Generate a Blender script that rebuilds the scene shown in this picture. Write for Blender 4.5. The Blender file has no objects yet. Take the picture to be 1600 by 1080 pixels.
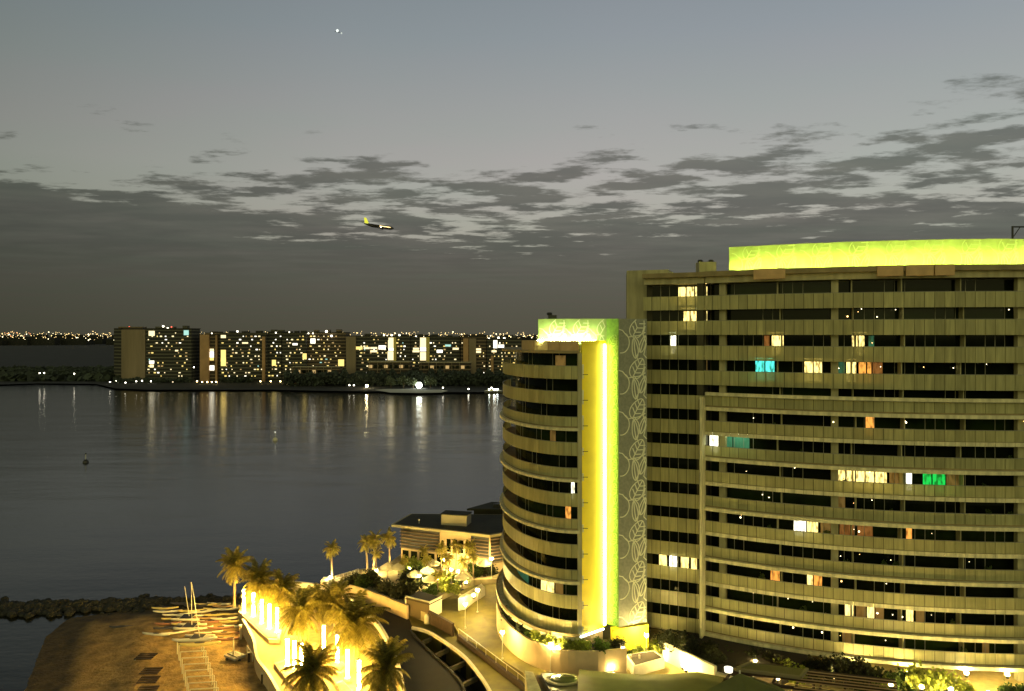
import bpy, math, random
from mathutils import Vector, Matrix
random.seed(7)
C = bpy.context.scene
COL = C.collection
R = math.radians
# ------------------------------------------------------------------ camera
cam_d = bpy.data.cameras.new("camera"); cam = bpy.data.objects.new("camera", cam_d); COL.objects.link(cam)
cam.location = (0, 0, 50); cam.rotation_euler = (R(90), 0, 0)
cam_d.lens = 27; cam_d.sensor_width = 36; cam_d.shift_y = -0.01125; cam_d.clip_end = 60000; cam_d.clip_start = 1
C.camera = cam
C.view_settings.view_transform = 'Standard'; C.view_settings.look = 'None'
C.view_settings.exposure = 0; C.view_settings.gamma = 1
C.render.engine = 'CYCLES'
C.cycles.use_denoising = True
C.cycles.max_bounces = 6; C.cycles.diffuse_bounces = 3; C.cycles.glossy_bounces = 3
C.cycles.transmission_bounces = 3; C.cycles.sample_clamp_indirect = 4
# ------------------------------------------------------------------ dusk sky
def srgb(r, g, b):
    f = lambda c: (c/255/12.92) if c/255 <= .04045 else ((c/255+.055)/1.055)**2.4
    return (f(r), f(g), f(b), 1)
w = bpy.data.worlds.new("World"); C.world = w; w.use_nodes = True
nt = w.node_tree; nt.nodes.clear()
def N(t, **k):
    n = nt.nodes.new(t)
    for a, b in k.items(): setattr(n, a, b)
    return n
def L(a, b): nt.links.new(a, b)
def M_(op, a, b=None, c=None, clamp=False):
    n = N('ShaderNodeMath', operation=op); n.use_clamp = clamp
    for i, v in enumerate((a, b, c)):
        if v is None: continue
        if isinstance(v, (int, float)): n.inputs[i].default_value = v
        else: L(v, n.inputs[i])
    return n.outputs[0]
def ramp(fac, stops):
    n = N('ShaderNodeValToRGB'); e = n.color_ramp.elements
    while len(e) < len(stops): e.new(.5)
    for i, (p, c) in enumerate(stops):
        e[i].position = p; e[i].color = c if isinstance(c, tuple) else (c, c, c, 1)
    L(fac, n.inputs[0]); return n.outputs[0]
def mixc(f, a, b, bt='MIX'):
    n = N('ShaderNodeMix', data_type='RGBA', blend_type=bt)
    for s, v in ((0, f), (6, a), (7, b)):
        if isinstance(v, (int, float, tuple)): n.inputs[s].default_value = v
        else: L(v, n.inputs[s])
    return n.outputs[2]
tc = N('ShaderNodeTexCoord'); sp = N('ShaderNodeSeparateXYZ'); L(tc.outputs['Generated'], sp.inputs[0])
X, Y_, Z = sp.outputs
zc = M_('MAXIMUM', Z, 0.0)
clear = ramp(M_('MULTIPLY', zc, 2), [(0, srgb(106,106,92)), (.16, srgb(148,147,134)), (.27, srgb(171,170,158)), (.4, srgb(170,171,165)),
        (.55, srgb(159,162,161)), (.72, srgb(142,151,156)), (.95, srgb(123,134,143)), (1, srgb(76,82,84))])
zz = M_('ADD', zc, .035)
cv = N('ShaderNodeCombineXYZ'); L(M_('DIVIDE', X, zz), cv.inputs[0]); L(M_('DIVIDE', Y_, zz), cv.inputs[1])
def noise(scale, detail, rough, off=0, sx=1, sy=1):
    mp = N('ShaderNodeMapping'); mp.inputs[1].default_value = (off, off*.7, 0); mp.inputs[3].default_value = (sx, sy, 1)
    L(cv.outputs[0], mp.inputs[0])
    n = N('ShaderNodeTexNoise'); n.inputs['Scale'].default_value = scale; n.inputs['Detail'].default_value = detail
    n.inputs['Roughness'].default_value = rough; L(mp.outputs[0], n.inputs[0]); return n.outputs[0]
n1 = noise(3.6, 9, .60, 5.4, .72, 1.0); n2 = noise(.55, 2, .5, 8.3)
bias = ramp(M_('MULTIPLY', zc, 2), [(0, .95), (.17, .80), (.22, .68), (.285, .59), (.325, .49), (.42, .415), (.52, .37), (.62, .24), (.8, .05)])
# the bank stands higher on the left and on the right than in the middle
xx = M_('DIVIDE', X, M_('MAXIMUM', Y_, .2))
side = M_('MULTIPLY', M_('MULTIPLY', M_('POWER', M_('ABSOLUTE', M_('ADD', xx, .02)), 2.0), .5), M_('SUBTRACT', .22, zc))
v = M_('ADD', M_('ADD', M_('MULTIPLY', n1, 1.0), M_('MULTIPLY', M_('SUBTRACT', n2, .5), .62)), M_('ADD', M_('SUBTRACT', bias, .5), side))
lb = M_('MULTIPLY', M_('MULTIPLY', M_('MAXIMUM', M_('SUBTRACT', M_('MULTIPLY', xx, -1), .33), 0), .75), M_('MULTIPLY', M_('SUBTRACT', .195, zc), 18, None, True))
ub = M_('MULTIPLY', M_('MULTIPLY', M_('MINIMUM', M_('ADD', xx, .10), 0), 2.6), M_('MAXIMUM', M_('SUBTRACT', zc, .15), 0))
v = M_('ADD', v, M_('ADD', lb, ub))
mask = N('ShaderNodeMapRange', interpolation_type='SMOOTHSTEP'); L(v, mask.inputs[0])
mask.inputs[1].default_value = .445; mask.inputs[2].default_value = .575
cloud = ramp(M_('MULTIPLY', zc, 2), [(0, srgb(82,79,66)), (.12, srgb(86,85,75)), (.22, srgb(84,85,79)), (.4, srgb(100,102,96)), (.7, srgb(116,120,118))])
cloud2 = mixc(M_('MULTIPLY', ramp(noise(1.9, 6, .58, 1.7, .6, 1), [(.42, 0.0), (.72, .5)]), M_('MULTIPLY', M_('SUBTRACT', zc, .055), 11, None, True)), cloud, srgb(124,122,112))
skyc = mixc(M_('MULTIPLY', mask.outputs[0], .93), clear, cloud2)
# darker to the west side (left), lighter to the right
lr = ramp(M_('ADD', M_('MULTIPLY', xx, .72), .5), [(0, (.62,.65,.62,1)), (.35, (.92,.92,.91,1)), (.6, (1.03,1.02,1.02,1)), (1, (1.05,1.07,1.08,1))])
skyc = mixc(1.0, skyc, lr, 'MULTIPLY')
tint = mixc(noise(1.1, 3, .5, 12.0, .6, 1), (1.07,.97,1.02,1), (.93,1.02,.97,1))
skyc = mixc(1.0, skyc, tint, 'MULTIPLY')
# warm fill added in the sky behind the viewer to light the facades
gl = M_('MULTIPLY', M_('POWER', M_('MAXIMUM', M_('MULTIPLY', Y_, -1), 0), .8), M_('POWER', M_('SUBTRACT', 1, zc), 1.5))
glow = mixc(1.0, (1.22,1.14,.38,1), gl, 'MULTIPLY')
tot = mixc(1.0, skyc, glow, 'ADD')
below = ramp(M_('ADD', M_('MULTIPLY', Z, 40), .5), [(.3, 0.0), (.5, 1.0)])
tot = mixc(below, (.02,.018,.01,1), tot)
bg = N('ShaderNodeBackground'); L(tot, bg.inputs[0]); bg.inputs[1].default_value = 1.0
ow = N('ShaderNodeOutputWorld'); L(bg.outputs[0], ow.inputs[0])

# ------------------------------------------------------------------ helpers
def W(px, py, z):
    y = 1200*(50-z)/(py-522); return ((px-800)/1200*y, y, z)
def D(px, py, y): return ((px-800)/1200*y, y, 50-(py-522)*y/1200)
class MB:
    def __init__(s): s.v = []; s.f = []
    def quad(s, a, b, c, d):
        n = len(s.v); s.v += [tuple(a), tuple(b), tuple(c), tuple(d)]; s.f.append((n, n+1, n+2, n+3))
    def tri(s, a, b, c):
        n = len(s.v); s.v += [tuple(a), tuple(b), tuple(c)]; s.f.append((n, n+1, n+2))
    def box(s, cx, cy, z0, sx, sy, h, rz=0, taper=1):
        n = len(s.v); c, q = math.cos(rz), math.sin(rz)
        for k, (zz, t) in enumerate(((z0, 1), (z0+h, taper))):
            for ax, ay in ((-1,-1),(1,-1),(1,1),(-1,1)):
                x, y = ax*sx/2*t, ay*sy/2*t
                s.v.append((cx+x*c-y*q, cy+x*q+y*c, zz))
        s.f += [(n+3,n+2,n+1,n),(n+4,n+5,n+6,n+7)]+[(n+i, n+(i+1)%4, n+4+(i+1)%4, n+4+i) for i in range(4)]
    def prism(s, poly, z0, z1):
        n = len(s.v); k = len(poly)
        z0s = z0 if isinstance(z0, (list, tuple)) else [z0]*k
        z1s = z1 if isinstance(z1, (list, tuple)) else [z1]*k
        s.v += [(p[0], p[1], z0s[i]) for i, p in enumerate(poly)]+[(p[0], p[1], z1s[i]) for i, p in enumerate(poly)]
        s.f += [tuple(n+k-1-i for i in range(k)), tuple(n+k+i for i in range(k))]
        s.f += [(n+i, n+(i+1)%k, n+k+(i+1)%k, n+k+i) for i in range(k)]
    def tube(s, p0, p1, r0, r1=None, n=8, cap=True):
        r1 = r0 if r1 is None else r1
        a = Vector(p0); b = Vector(p1); d = (b-a).normalized()
        u = d.orthogonal().normalized(); w_ = d.cross(u); m = len(s.v)
        for p, r in ((a, r0), (b, r1)):
            for i in range(n):
                t = 2*math.pi*i/n; s.v.append(tuple(p+u*math.cos(t)*r+w_*math.sin(t)*r))
        s.f += [(m+i, m+(i+1)%n, m+n+(i+1)%n, m+n+i) for i in range(n)]
        if cap: s.f += [tuple(m+n-1-i for i in range(n)), tuple(m+n+i for i in range(n))]
    def lathe(s, prof, n=12, cx=0, cy=0, sx=1, sy=1):
        m = len(s.v)
        for r, z in prof:
            for i in range(n):
                t = 2*math.pi*i/n; s.v.append((cx+r*math.cos(t)*sx, cy+r*math.sin(t)*sy, z))
        for j in range(len(prof)-1):
            s.f += [(m+j*n+i, m+j*n+(i+1)%n, m+(j+1)*n+(i+1)%n, m+(j+1)*n+i) for i in range(n)]
        s.f += [tuple(m+n-1-i for i in range(n)), tuple(m+(len(prof)-1)*n+i for i in range(n))]
    def ball(s, c, r, n=8, m=6, sz=1):
        s0 = len(s.v)
        for j in range(1, m):
            a = math.pi*j/m
            for i in range(n):
                t = 2*math.pi*i/n
                s.v.append((c[0]+r*math.sin(a)*math.cos(t), c[1]+r*math.sin(a)*math.sin(t), c[2]-r*sz*math.cos(a)))
        for j in range(m-2):
            s.f += [(s0+j*n+i, s0+j*n+(i+1)%n, s0+(j+1)*n+(i+1)%n, s0+(j+1)*n+i) for i in range(n)]
        s.f += [tuple(s0+n-1-i for i in range(n)), tuple(s0+(m-2)*n+i for i in range(n))]
    def build(s, name, mat, parent=None, smooth=False, world=True):
        me = bpy.data.meshes.new(name)
        if parent is not None and world:
            l = parent['_org']; vs = [(a-l[0], b-l[1], c-l[2]) for a, b, c in s.v]
        else: vs = s.v
        me.from_pydata(vs, [], s.f); me.update()
        if mat: me.materials.append(mat)
        if smooth:
            for p in me.polygons: p.use_smooth = True
        o = bpy.data.objects.new(name, me); COL.objects.link(o)
        if parent is not None:
            o.parent = parent
            o['_org'] = tuple(parent['_org'])
        else: o['_org'] = (0, 0, 0)
        return o
def tag(o, label=None, cat=None, group=None, kind=None):
    if label: o['label'] = label
    if cat: o['category'] = cat
    if group: o['group'] = group
    if kind: o['kind'] = kind
    return o
def thing(name, label, cat, loc=(0,0,0), rz=0, group=None, local=False):
    o = bpy.data.objects.new(name, None); COL.objects.link(o); o.location = loc; o.rotation_euler = (0, 0, rz)
    o['_org'] = (0,0,0) if local else tuple(loc)
    o.empty_display_size = .2
    return tag(o, label, cat, group)
def recenter(o):
    """move the origin of a top-level mesh to the middle of its base"""
    vs = o.data.vertices
    xs = [v.co.x for v in vs]; ys = [v.co.y for v in vs]; zs = [v.co.z for v in vs]
    c = Vector(((min(xs)+max(xs))/2, (min(ys)+max(ys))/2, min(zs)))
    for v in vs: v.co -= c
    o.location = o.location + c
    return o
def children(o): return [c for c in bpy.data.objects if c.parent is o]
KIDS = {}
def dup(root, loc, rz=0, label=None, group=None, scale=None):
    if root.name not in KIDS: KIDS[root.name] = [(c, children(c)) for c in children(root)]
    r = root.copy(); COL.objects.link(r); r.location = loc; r.rotation_euler = (0, 0, rz)
    if scale: r.scale = (scale,)*3
    if label: r['label'] = label
    if group: r['group'] = group
    for ch, gs in KIDS[root.name]:
        c = ch.copy(); COL.objects.link(c); c.parent = r
        for g in gs:
            d = g.copy(); COL.objects.link(d); d.parent = c
    return r
# ------------------------------------------------------------------ materials
MATS = {}
def mat(name, col, rough=.8, emit=None, es=0, metal=0, var=0, vscale=1.0, bump=0, bscale=5, spec=.5, stretch=(1,1,1), dark=None, coord='Object', island=0, lightmis=True):
    if name in MATS: return MATS[name]
    m = bpy.data.materials.new(name); m.use_nodes = True; t = m.node_tree; p = t.nodes['Principled BSDF']
    p.inputs['Roughness'].default_value = rough; p.inputs['Metallic'].default_value = metal
    p.inputs['Specular IOR Level'].default_value = spec
    c4 = (*col, 1); p.inputs['Base Color'].default_value = c4
    out = None
    if var or bump:
        tcn = t.nodes.new('ShaderNodeTexCoord'); mp = t.nodes.new('ShaderNodeMapping'); mp.inputs[3].default_value = stretch
        t.links.new(tcn.outputs[coord], mp.inputs[0])
    if var:
        n = t.nodes.new('ShaderNodeTexNoise'); n.inputs['Scale'].default_value = vscale; n.inputs['Detail'].default_value = 6
        t.links.new(mp.outputs[0], n.inputs[0])
        r = t.nodes.new('ShaderNodeValToRGB'); e = r.color_ramp.elements
        dk = dark or tuple(c*(1-var) for c in col)
        e[0].position = .32; e[0].color = (*dk, 1); e[1].position = .68; e[1].color = (*[min(1, c*(1+var*.6)) for c in col], 1)
        t.links.new(n.outputs[0], r.inputs[0]); out = r.outputs[0]
    if island:
        g = t.nodes.new('ShaderNodeNewGeometry'); mr = t.nodes.new('ShaderNodeMapRange')
        mr.inputs[3].default_value = 1-island; mr.inputs[4].default_value = 1+island
        t.links.new(g.outputs['Random Per Island'], mr.inputs[0])
        mx = t.nodes.new('ShaderNodeMix'); mx.data_type = 'RGBA'; mx.blend_type = 'MULTIPLY'; mx.inputs[0].default_value = 1
        if out: t.links.new(out, mx.inputs[6])
        else: mx.inputs[6].default_value = c4
        t.links.new(mr.outputs[0], mx.inputs[7]); out = mx.outputs[2]
    if out: t.links.new(out, p.inputs['Base Color'])
    if bump:
        n = t.nodes.new('ShaderNodeTexNoise'); n.inputs['Scale'].default_value = bscale; n.inputs['Detail'].default_value = 5
        t.links.new(mp.outputs[0], n.inputs[0]); b = t.nodes.new('ShaderNodeBump'); b.inputs['Strength'].default_value = bump
        b.inputs['Distance'].default_value = .3
        t.links.new(n.outputs[0], b.inputs['Height']); t.links.new(b.outputs[0], p.inputs['Normal'])
    if emit:
        p.inputs['Emission Color'].default_value = (*emit, 1); p.inputs['Emission Strength'].default_value = es
    if not lightmis: m.cycles.emission_sampling = 'NONE'
    MATS[name] = m; return m
def frosted(name, col, trans):
    m = mat(name, col, rough=.35, var=.30, vscale=.9, stretch=(4,4,.30), island=.17)
    t = m.node_tree; p = t.nodes['Principled BSDF']; o = t.nodes['Material Output']
    tr = t.nodes.new('ShaderNodeBsdfTranslucent'); tr.inputs[0].default_value = (*[min(1, c*1.7) for c in col], 1)
    mx = t.nodes.new('ShaderNodeMixShader'); mx.inputs[0].default_value = trans
    t.links.new(p.outputs[0], mx.inputs[1]); t.links.new(tr.outputs[0], mx.inputs[2]); 
    tp = t.nodes.new('ShaderNodeBsdfTransparent'); tp.inputs[0].default_value = (.9,.9,.8,1)
    m2 = t.nodes.new('ShaderNodeMixShader'); m2.inputs[0].default_value = .22
    t.links.new(mx.outputs[0], m2.inputs[1]); t.links.new(tp.outputs[0], m2.inputs[2]); t.links.new(m2.outputs[0], o.inputs[0])
    return m
CREAM = mat('cream_render', (.42,.38,.20), .8, var=.28, vscale=.8, stretch=(1.5,1.5,.25))
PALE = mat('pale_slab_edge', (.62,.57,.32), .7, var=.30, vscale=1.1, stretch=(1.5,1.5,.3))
BAL = frosted('frosted_balustrade', (.56,.53,.26), .35)
GLASS = mat('dark_window_glass', (.006,.009,.003), .06, spec=.09, var=.5, vscale=.4)
GREENGLASS = mat('tinted_window_glass', (.012,.022,.005), .10, spec=.12, var=.5, vscale=.3)
FRAME = mat('window_frame_aluminium', (.26,.25,.18), .5)
CORE = mat('recessed_wall', (.05,.045,.022), .9)
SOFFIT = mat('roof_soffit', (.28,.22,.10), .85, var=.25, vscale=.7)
TANP = mat('tan_roof_panel', (.55,.36,.16), .8, var=.15)
YEL = mat('led_yellow_wall', (.86,.66,.012), .55, var=.06, vscale=.6)  # yellow light of the slot is put into this wall colour
LEAFBG = mat('grey_green_screen', (.25,.26,.19), .7, var=.2, vscale=3)
LEAFLN = mat('leaf_relief_line', (.80,.80,.58), .6)
def emat(name, col, s, mis=True): return mat(name, tuple(c*.5 for c in col), .5, emit=col, es=s, lightmis=mis)
LED = emat('white_yellow_led', (1,.97,.20), 50)
LEDR = emat('roof_led_strip', (.92,1,.17), 140)
LEDR2 = emat('roof_led_strip_pale', (.85,1,.40), 190)
TUBE = emat('light_column_diffuser', (1,.62,.13), 330)
GLOBE = emat('lamp_globe', (1,.74,.26), 1000)
ROOMY = emat('lit_room_yellow', (1,.78,.22), 1.15)
def room(name, col, s):
    m = emat(name, col, s)
    t = m.node_tree; p = t.nodes['Principled BSDF']
    tcn = t.nodes.new('ShaderNodeTexCoord'); mp = t.nodes.new('ShaderNodeMapping'); mp.inputs[3].default_value = (3.2,3.2,.9)
    n = t.nodes.new('ShaderNodeTexNoise'); n.inputs['Scale'].default_value = 1.1; n.inputs['Detail'].default_value = 3
    t.links.new(tcn.outputs['Object'], mp.inputs[0]); t.links.new(mp.outputs[0], n.inputs[0])
    mr = t.nodes.new('ShaderNodeMapRange'); mr.inputs[1].default_value = .36; mr.inputs[2].default_value = .55
    mr.inputs[3].default_value = s*.25; mr.inputs[4].default_value = s*1.5
    t.links.new(n.outputs[0], mr.inputs[0]); t.links.new(mr.outputs[0], p.inputs['Emission Strength'])
    return m
ROOMS = {'y': room('lit_room_warm', (1,.78,.25), 1.5), 'o': room('lit_room_orange', (1,.42,.07), .8), 'r': room('dim_room_red', (.8,.32,.08), .14),
         'c': room('lit_room_cyan', (.10,.85,.75), .9), 'g': room('lit_room_green', (.01,.75,.10), .6), 'w': room('lit_room_white', (1,.95,.72), 2.4),
         'd': room('dim_room_brown', (.7,.42,.12), .10), 't': room('dim_room_teal', (.10,.45,.30), .10)}
SAND = mat('beach_sand', (.31,.20,.06), .95, var=.5, vscale=.5, bump=1.0, bscale=2.2)
ASPH = mat('road_asphalt', (.013,.011,.004), .85, var=.3, vscale=.5)
COURT = mat('court_paving', (.15,.12,.012), .75, var=.3, vscale=.6)
PAVE = mat('terrace_paving', (.46,.36,.13), .8, var=.15, vscale=1.5)
WALLC = mat('sand_render_wall', (.60,.45,.24), .85, var=.10, vscale=.8)
WHITEW = mat('white_concrete', (.66,.60,.42), .8, var=.1)
DARKM = mat('dark_metal', (.03,.028,.022), .5)
ROCK = mat('rock', (.028,.027,.017), .9, var=.5, vscale=1.3, bump=.8, bscale=2)
FROND = mat('palm_frond', (.24,.21,.04), .55, var=.4, vscale=2, island=.35)
FRONDB = mat('palm_frond_olive', (.42,.35,.06), .55, var=.4, vscale=2, island=.35)
TRUNK = mat('palm_trunk', (.26,.19,.10), .95, var=.35, vscale=6, stretch=(1,1,4))
LEAF = mat('shrub_leaf', (.07,.11,.02), .6, island=.5)
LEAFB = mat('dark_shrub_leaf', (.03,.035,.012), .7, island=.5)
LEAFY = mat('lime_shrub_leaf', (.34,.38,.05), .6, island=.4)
STEM = mat('woody_stem', (.10,.07,.04), .9)
METALP = mat('galvanised_pipe', (.62,.58,.42), .35, metal=.2)
WOODD = mat('dark_timber', (.045,.026,.012), .8, var=.3, vscale=2)
ROOFD = mat('dark_roof_felt', (.040,.036,.016), .9, var=.3, vscale=.3)
CANVAS = mat('cream_canvas', (.75,.66,.42), .8, var=.1)
LAND = mat('dark_shore_land', (.012,.013,.009), .95, var=.4, vscale=.02)
OLIVEC = mat('olive_canopy_fabric', (.10,.105,.025), .8, var=.2, vscale=.5)
def leafy(m, f=.45):
    t = m.node_tree; p = t.nodes['Principled BSDF']; o = t.nodes['Material Output']; tr = t.nodes.new('ShaderNodeBsdfTranslucent')
    src = p.inputs['Base Color'].links[0].from_socket if p.inputs['Base Color'].links else None
    if src: t.links.new(src, tr.inputs[0])
    mx = t.nodes.new('ShaderNodeMixShader'); mx.inputs[0].default_value = f
    t.links.new(p.outputs[0], mx.inputs[1]); t.links.new(tr.outputs[0], mx.inputs[2]); t.links.new(mx.outputs[0], o.inputs[0])
for m_ in (FROND, FRONDB, LEAF, LEAFB, LEAFY, CANVAS): leafy(m_, .55)
# ------------------------------------------------------------------ water
def water():
    mb = MB(); mb.quad((-3000,-60,0), (3000,-60,0), (3000,1500,0), (-3000,1500,0))
    m = bpy.data.materials.new('sea_water'); m.use_nodes = True; t = m.node_tree; p = t.nodes['Principled BSDF']
    p.inputs['Base Color'].default_value = (.010,.011,.006,1); p.inputs['Roughness'].default_value = .15; p.inputs['IOR'].default_value = 1.31; p.inputs['Specular Tint'].default_value = (.80,.83,.60,1)
    g = t.nodes.new('ShaderNodeTexCoord')
    def nz(sc, sx, sy, det):
        mp = t.nodes.new('ShaderNodeMapping'); mp.inputs[3].default_value = (sx, sy, 1); t.links.new(g.outputs['Object'], mp.inputs[0])
        n = t.nodes.new('ShaderNodeTexNoise'); n.inputs['Scale'].default_value = sc; n.inputs['Detail'].default_value = det
        t.links.new(mp.outputs[0], n.inputs[0]); return n.outputs[0]
    b1 = t.nodes.new('ShaderNodeBump'); b1.inputs['Strength'].default_value = .09; b1.inputs['Distance'].default_value = .5
    t.links.new(nz(.8, .6, 1, 4), b1.inputs['Height'])
    b2 = t.nodes.new('ShaderNodeBump'); b2.inputs['Strength'].default_value = .25; b2.inputs['Distance'].default_value = 1.2
    t.links.new(nz(.035, .5, 1.4, 3), b2.inputs['Height']); t.links.new(b2.outputs[0], b1.inputs['Normal'])
    t.links.new(b1.outputs[0], p.inputs['Normal'])
    tag(mb.build('water', m), kind='structure')
water()
# ------------------------------------------------------------------ paths for curved facades
class Path:
    def __init__(s, pts, sign=1):
        s.p = [Vector(q) for q in pts]; s.sg = sign
        s.L = [0]
        for a, b in zip(s.p, s.p[1:]): s.L.append(s.L[-1]+(b-a).length)
        s.n = []
        for i in range(len(s.p)):
            a = s.p[max(0, i-1)]; b = s.p[min(len(s.p)-1, i+1)]; d = (b-a).normalized(); s.n.append(Vector((d.y, -d.x))*sign)
        s.len = s.L[-1]
    def at(s, t, off=0):
        t = max(0, min(s.len, t)); lo, hi = 0, len(s.L)-1
        while hi-lo > 1:
            m = (lo+hi)//2
            if s.L[m] <= t: lo = m
            else: hi = m
        f = (t-s.L[lo])/max(1e-9, s.L[hi]-s.L[lo])
        p = s.p[lo].lerp(s.p[hi], f); n = s.n[lo].lerp(s.n[hi], f).normalized()
        q = p+n*off; return q.x, q.y
    def hit(s, px, off=0):
        k = (px-800)/1200; best = None
        for i in range(401):
            t = s.len*i/400; x, y = s.at(t, off); e = abs(x-k*y)
            if y < 1: continue
            if best is None or e < best[0]: best = (e, t)
        return best[1]
def sweep(mb, P, s0, s1, o0, o1, z0, z1, step=1.5):
    """curved solid following the path between two offsets and two heights"""
    if s1 <= s0: return
    n = max(1, int(math.ceil((s1-s0)/step))); b = len(mb.v)
    for i in range(n+1):
        t = s0+(s1-s0)*i/n
        a = P.at(t, o0); c = P.at(t, o1)
        mb.v += [(c[0], c[1], z0), (c[0], c[1], z1), (a[0], a[1], z1), (a[0], a[1], z0)]
    for i in range(n):
        q = b+i*4
        for k in range(4): mb.f.append((q+k, q+(k+1)%4, q+4+(k+1)%4, q+4+k))
    mb.f += [(b, b+3, b+2, b+1), (b+n*4, b+n*4+1, b+n*4+2, b+n*4+3)]
def arc(cx, cy, r, t0, t1, n=120):
    return [(cx-r*math.sin(R(t0+(t1-t0)*i/n)), cy-r*math.cos(R(t0+(t1-t0)*i/n))) for i in range(n+1)]
MAIN = Path(arc(66, 167.3, 70, 33.6, -24))            # big block, left to right
WING = Path([(19.2+8.15*i/20, 112.4-3.5*i/20) for i in range(21)])
def ell(cx, cy, a, b, t0, t1, n=140):
    return [(cx-a*math.sin(R(t0+(t1-t0)*i/n)), cy-b*math.cos(R(t0+(t1-t0)*i/n))) for i in range(n+1)]
TOW = Path(ell(9, 122, 10.5, 19.5, 118, 0))           # round tower, from its far left side to its front
def shrub_mesh(n, rx, ry, rz, s, seed, mt, name='foliage', spiky=False):
    rnd = random.Random(seed); mb = MB(); cl = [(rnd.uniform(-.75,.75), rnd.uniform(-.75,.75), rnd.uniform(-.1,.7)) for _ in range(9)]
    for _ in range(n):
        c = rnd.choice(cl); v_ = Vector([rnd.gauss(0,.24) for _ in range(3)])
        p = Vector(((c[0]+v_.x)*rx, (c[1]+v_.y)*ry, max(.02, (c[2]+v_.z+.25)*rz)))
        a = Vector([rnd.gauss(0,1) for _ in range(3)]).normalized(); b = a.orthogonal().normalized()
        if spiky: b = (b+Vector((0,0,1.5))).normalized()
        mb.quad(p-a*s*.5-b*s*.5, p+a*s*.5-b*s*.5, p+a*s*.4+b*s*.6, p-a*s*.4+b*s*.6)
    return mb
# ------------------------------------------------------------------ main apartment block
F = 3.54; ZF = [54.1-F*i for i in range(14)]
blk = thing('apartment_block', 'large curved apartment block with a glowing lime screen on its roof', 'apartment block', (50, 120, 4))
m = MB(); sweep(m, MAIN, 0, MAIN.len, -18, -2.6, 7.6, 57.6, 2); m.build('core_wall', CORE, blk)
m = MB(); sweep(m, WING, 0, WING.len, -12, -2.2, 7.6, 57.6, 2); m.build('core_wall', CORE, blk)
def panels(P, s0, s1, z0, z1, off, th, w0, name, mt, par, gap=.07):
    mb = MB(); n = max(1, round((s1-s0)/w0)); q = (s1-s0)/n
    for k in range(n): sweep(mb, P, s0+k*q+gap/2, s0+(k+1)*q-gap/2, off, off+th, z0, z1, 3)
    o = mb.build(name, mt, par)
    if mt is BAL:
        jb = MB()
        for k in range(1, n): sweep(jb, P, s0+k*q-gap*.8, s0+k*q+gap*.8, off-.05, off-.004, z0, z1, 3)
        sweep(jb, P, s0, s1, off-.09, off-.051, z0+.02, z0+.1); jb.build('balustrade_frame', DARKM, o)
    return o
colpx = [1131, 1303, 1591]
cols = [MAIN.hit(c, -1.6) for c in colpx]+[MAIN.hit(1591, -1.6)+22]
bays = [.2]+cols+[MAIN.len]
mullpx = [[1170,1183,1196,1262,1276,1290], [1342,1356,1370,1524,1538,1552]]
for i, zf in enumerate(ZF):
    # balcony slab
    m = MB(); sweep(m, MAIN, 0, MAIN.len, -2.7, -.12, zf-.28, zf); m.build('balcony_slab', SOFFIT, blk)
    ledge = i in (4, 6, 8, 10, 12, 13)
    if i < 4:
        panels(MAIN, 0, MAIN.len, zf-.68, zf+1.3, -.1, .08, 1.22, 'balustrade', BAL, blk)
    else:
        panels(MAIN, 0, MAIN.len, zf-.04 if ledge else zf-.12, zf+1.3, -.1, .06, 1.22, 'balustrade', BAL, blk)
        if ledge:
            m = MB(); sweep(m, MAIN, 0, MAIN.len, -.1, .42, zf-.72, zf-.25); m.build('slab_edge', PALE, blk)
        else:
            panels(MAIN, 0, MAIN.len, zf-.72, zf-.2, -.1, .1, 1.22, 'slab_edge', PALE, blk, .05)
    m = MB(); sweep(m, MAIN, 0, MAIN.len, -.12, 0.0, zf+1.3, zf+1.36); m.build('handrail', FRAME, blk)
    for b in range(len(bays)-1):
        s0, s1 = bays[b]+.02, bays[b+1]-.02
        m = MB(); sweep(m, MAIN, s0, s1, -2.62, -2.5, zf+.02, zf+3.2); wn = m.build('ribbon_window', GREENGLASS if (i*3+b*5) % 4 in (1,) else GLASS, blk)
        m = MB()
        n = int((s1-s0)/1.25)
        for k in range(1, n):
            t = s0+(s1-s0)*k/n
            if (k+i*2+b) % 7 in (0, 1, 2): sweep(m, MAIN, t-.035, t+.035, -2.5, -2.44, zf+.02, zf+3.2)
        if m.v: sweep(m, MAIN, s0, s1, -2.5, -2.45, zf+2.95, zf+3.02); m.build('window_frame', FRAME, wn)
    # wing floors
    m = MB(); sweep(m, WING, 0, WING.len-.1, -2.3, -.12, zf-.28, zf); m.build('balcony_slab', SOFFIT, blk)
    panels(WING, 0, WING.len-.1, zf-.68, zf+1.3, -.1, .08, 1.2, 'balustrade', BAL, blk)
    m = MB(); sweep(m, WING, .9, WING.len-.1, -2.22, -2.1, zf+.02, zf+3.2); wn = m.build('ribbon_window', GLASS, blk)
    m = MB()
    for k in (2.1, 3.4, 4.7, 6.1): sweep(m, WING, k, k+.07, -2.1, -2.04, zf+.02, zf+3.2)
    sweep(m, WING, .9, WING.len-.1, -2.1, -2.05, zf+2.95, zf+3.02); m.build('window_frame', FRAME, wn)
for c in cols:
    m = MB(); sweep(m, MAIN, c-.45, c+.45, -1.9, -1.1, 5.0, 57.2); m.build('column', CREAM, blk)
m = MB(); sweep(m, WING, WING.len-1.0, WING.len-.15, -2.0, -1.2, 46.5, 57.2); m.build('column', CREAM, blk)
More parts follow.
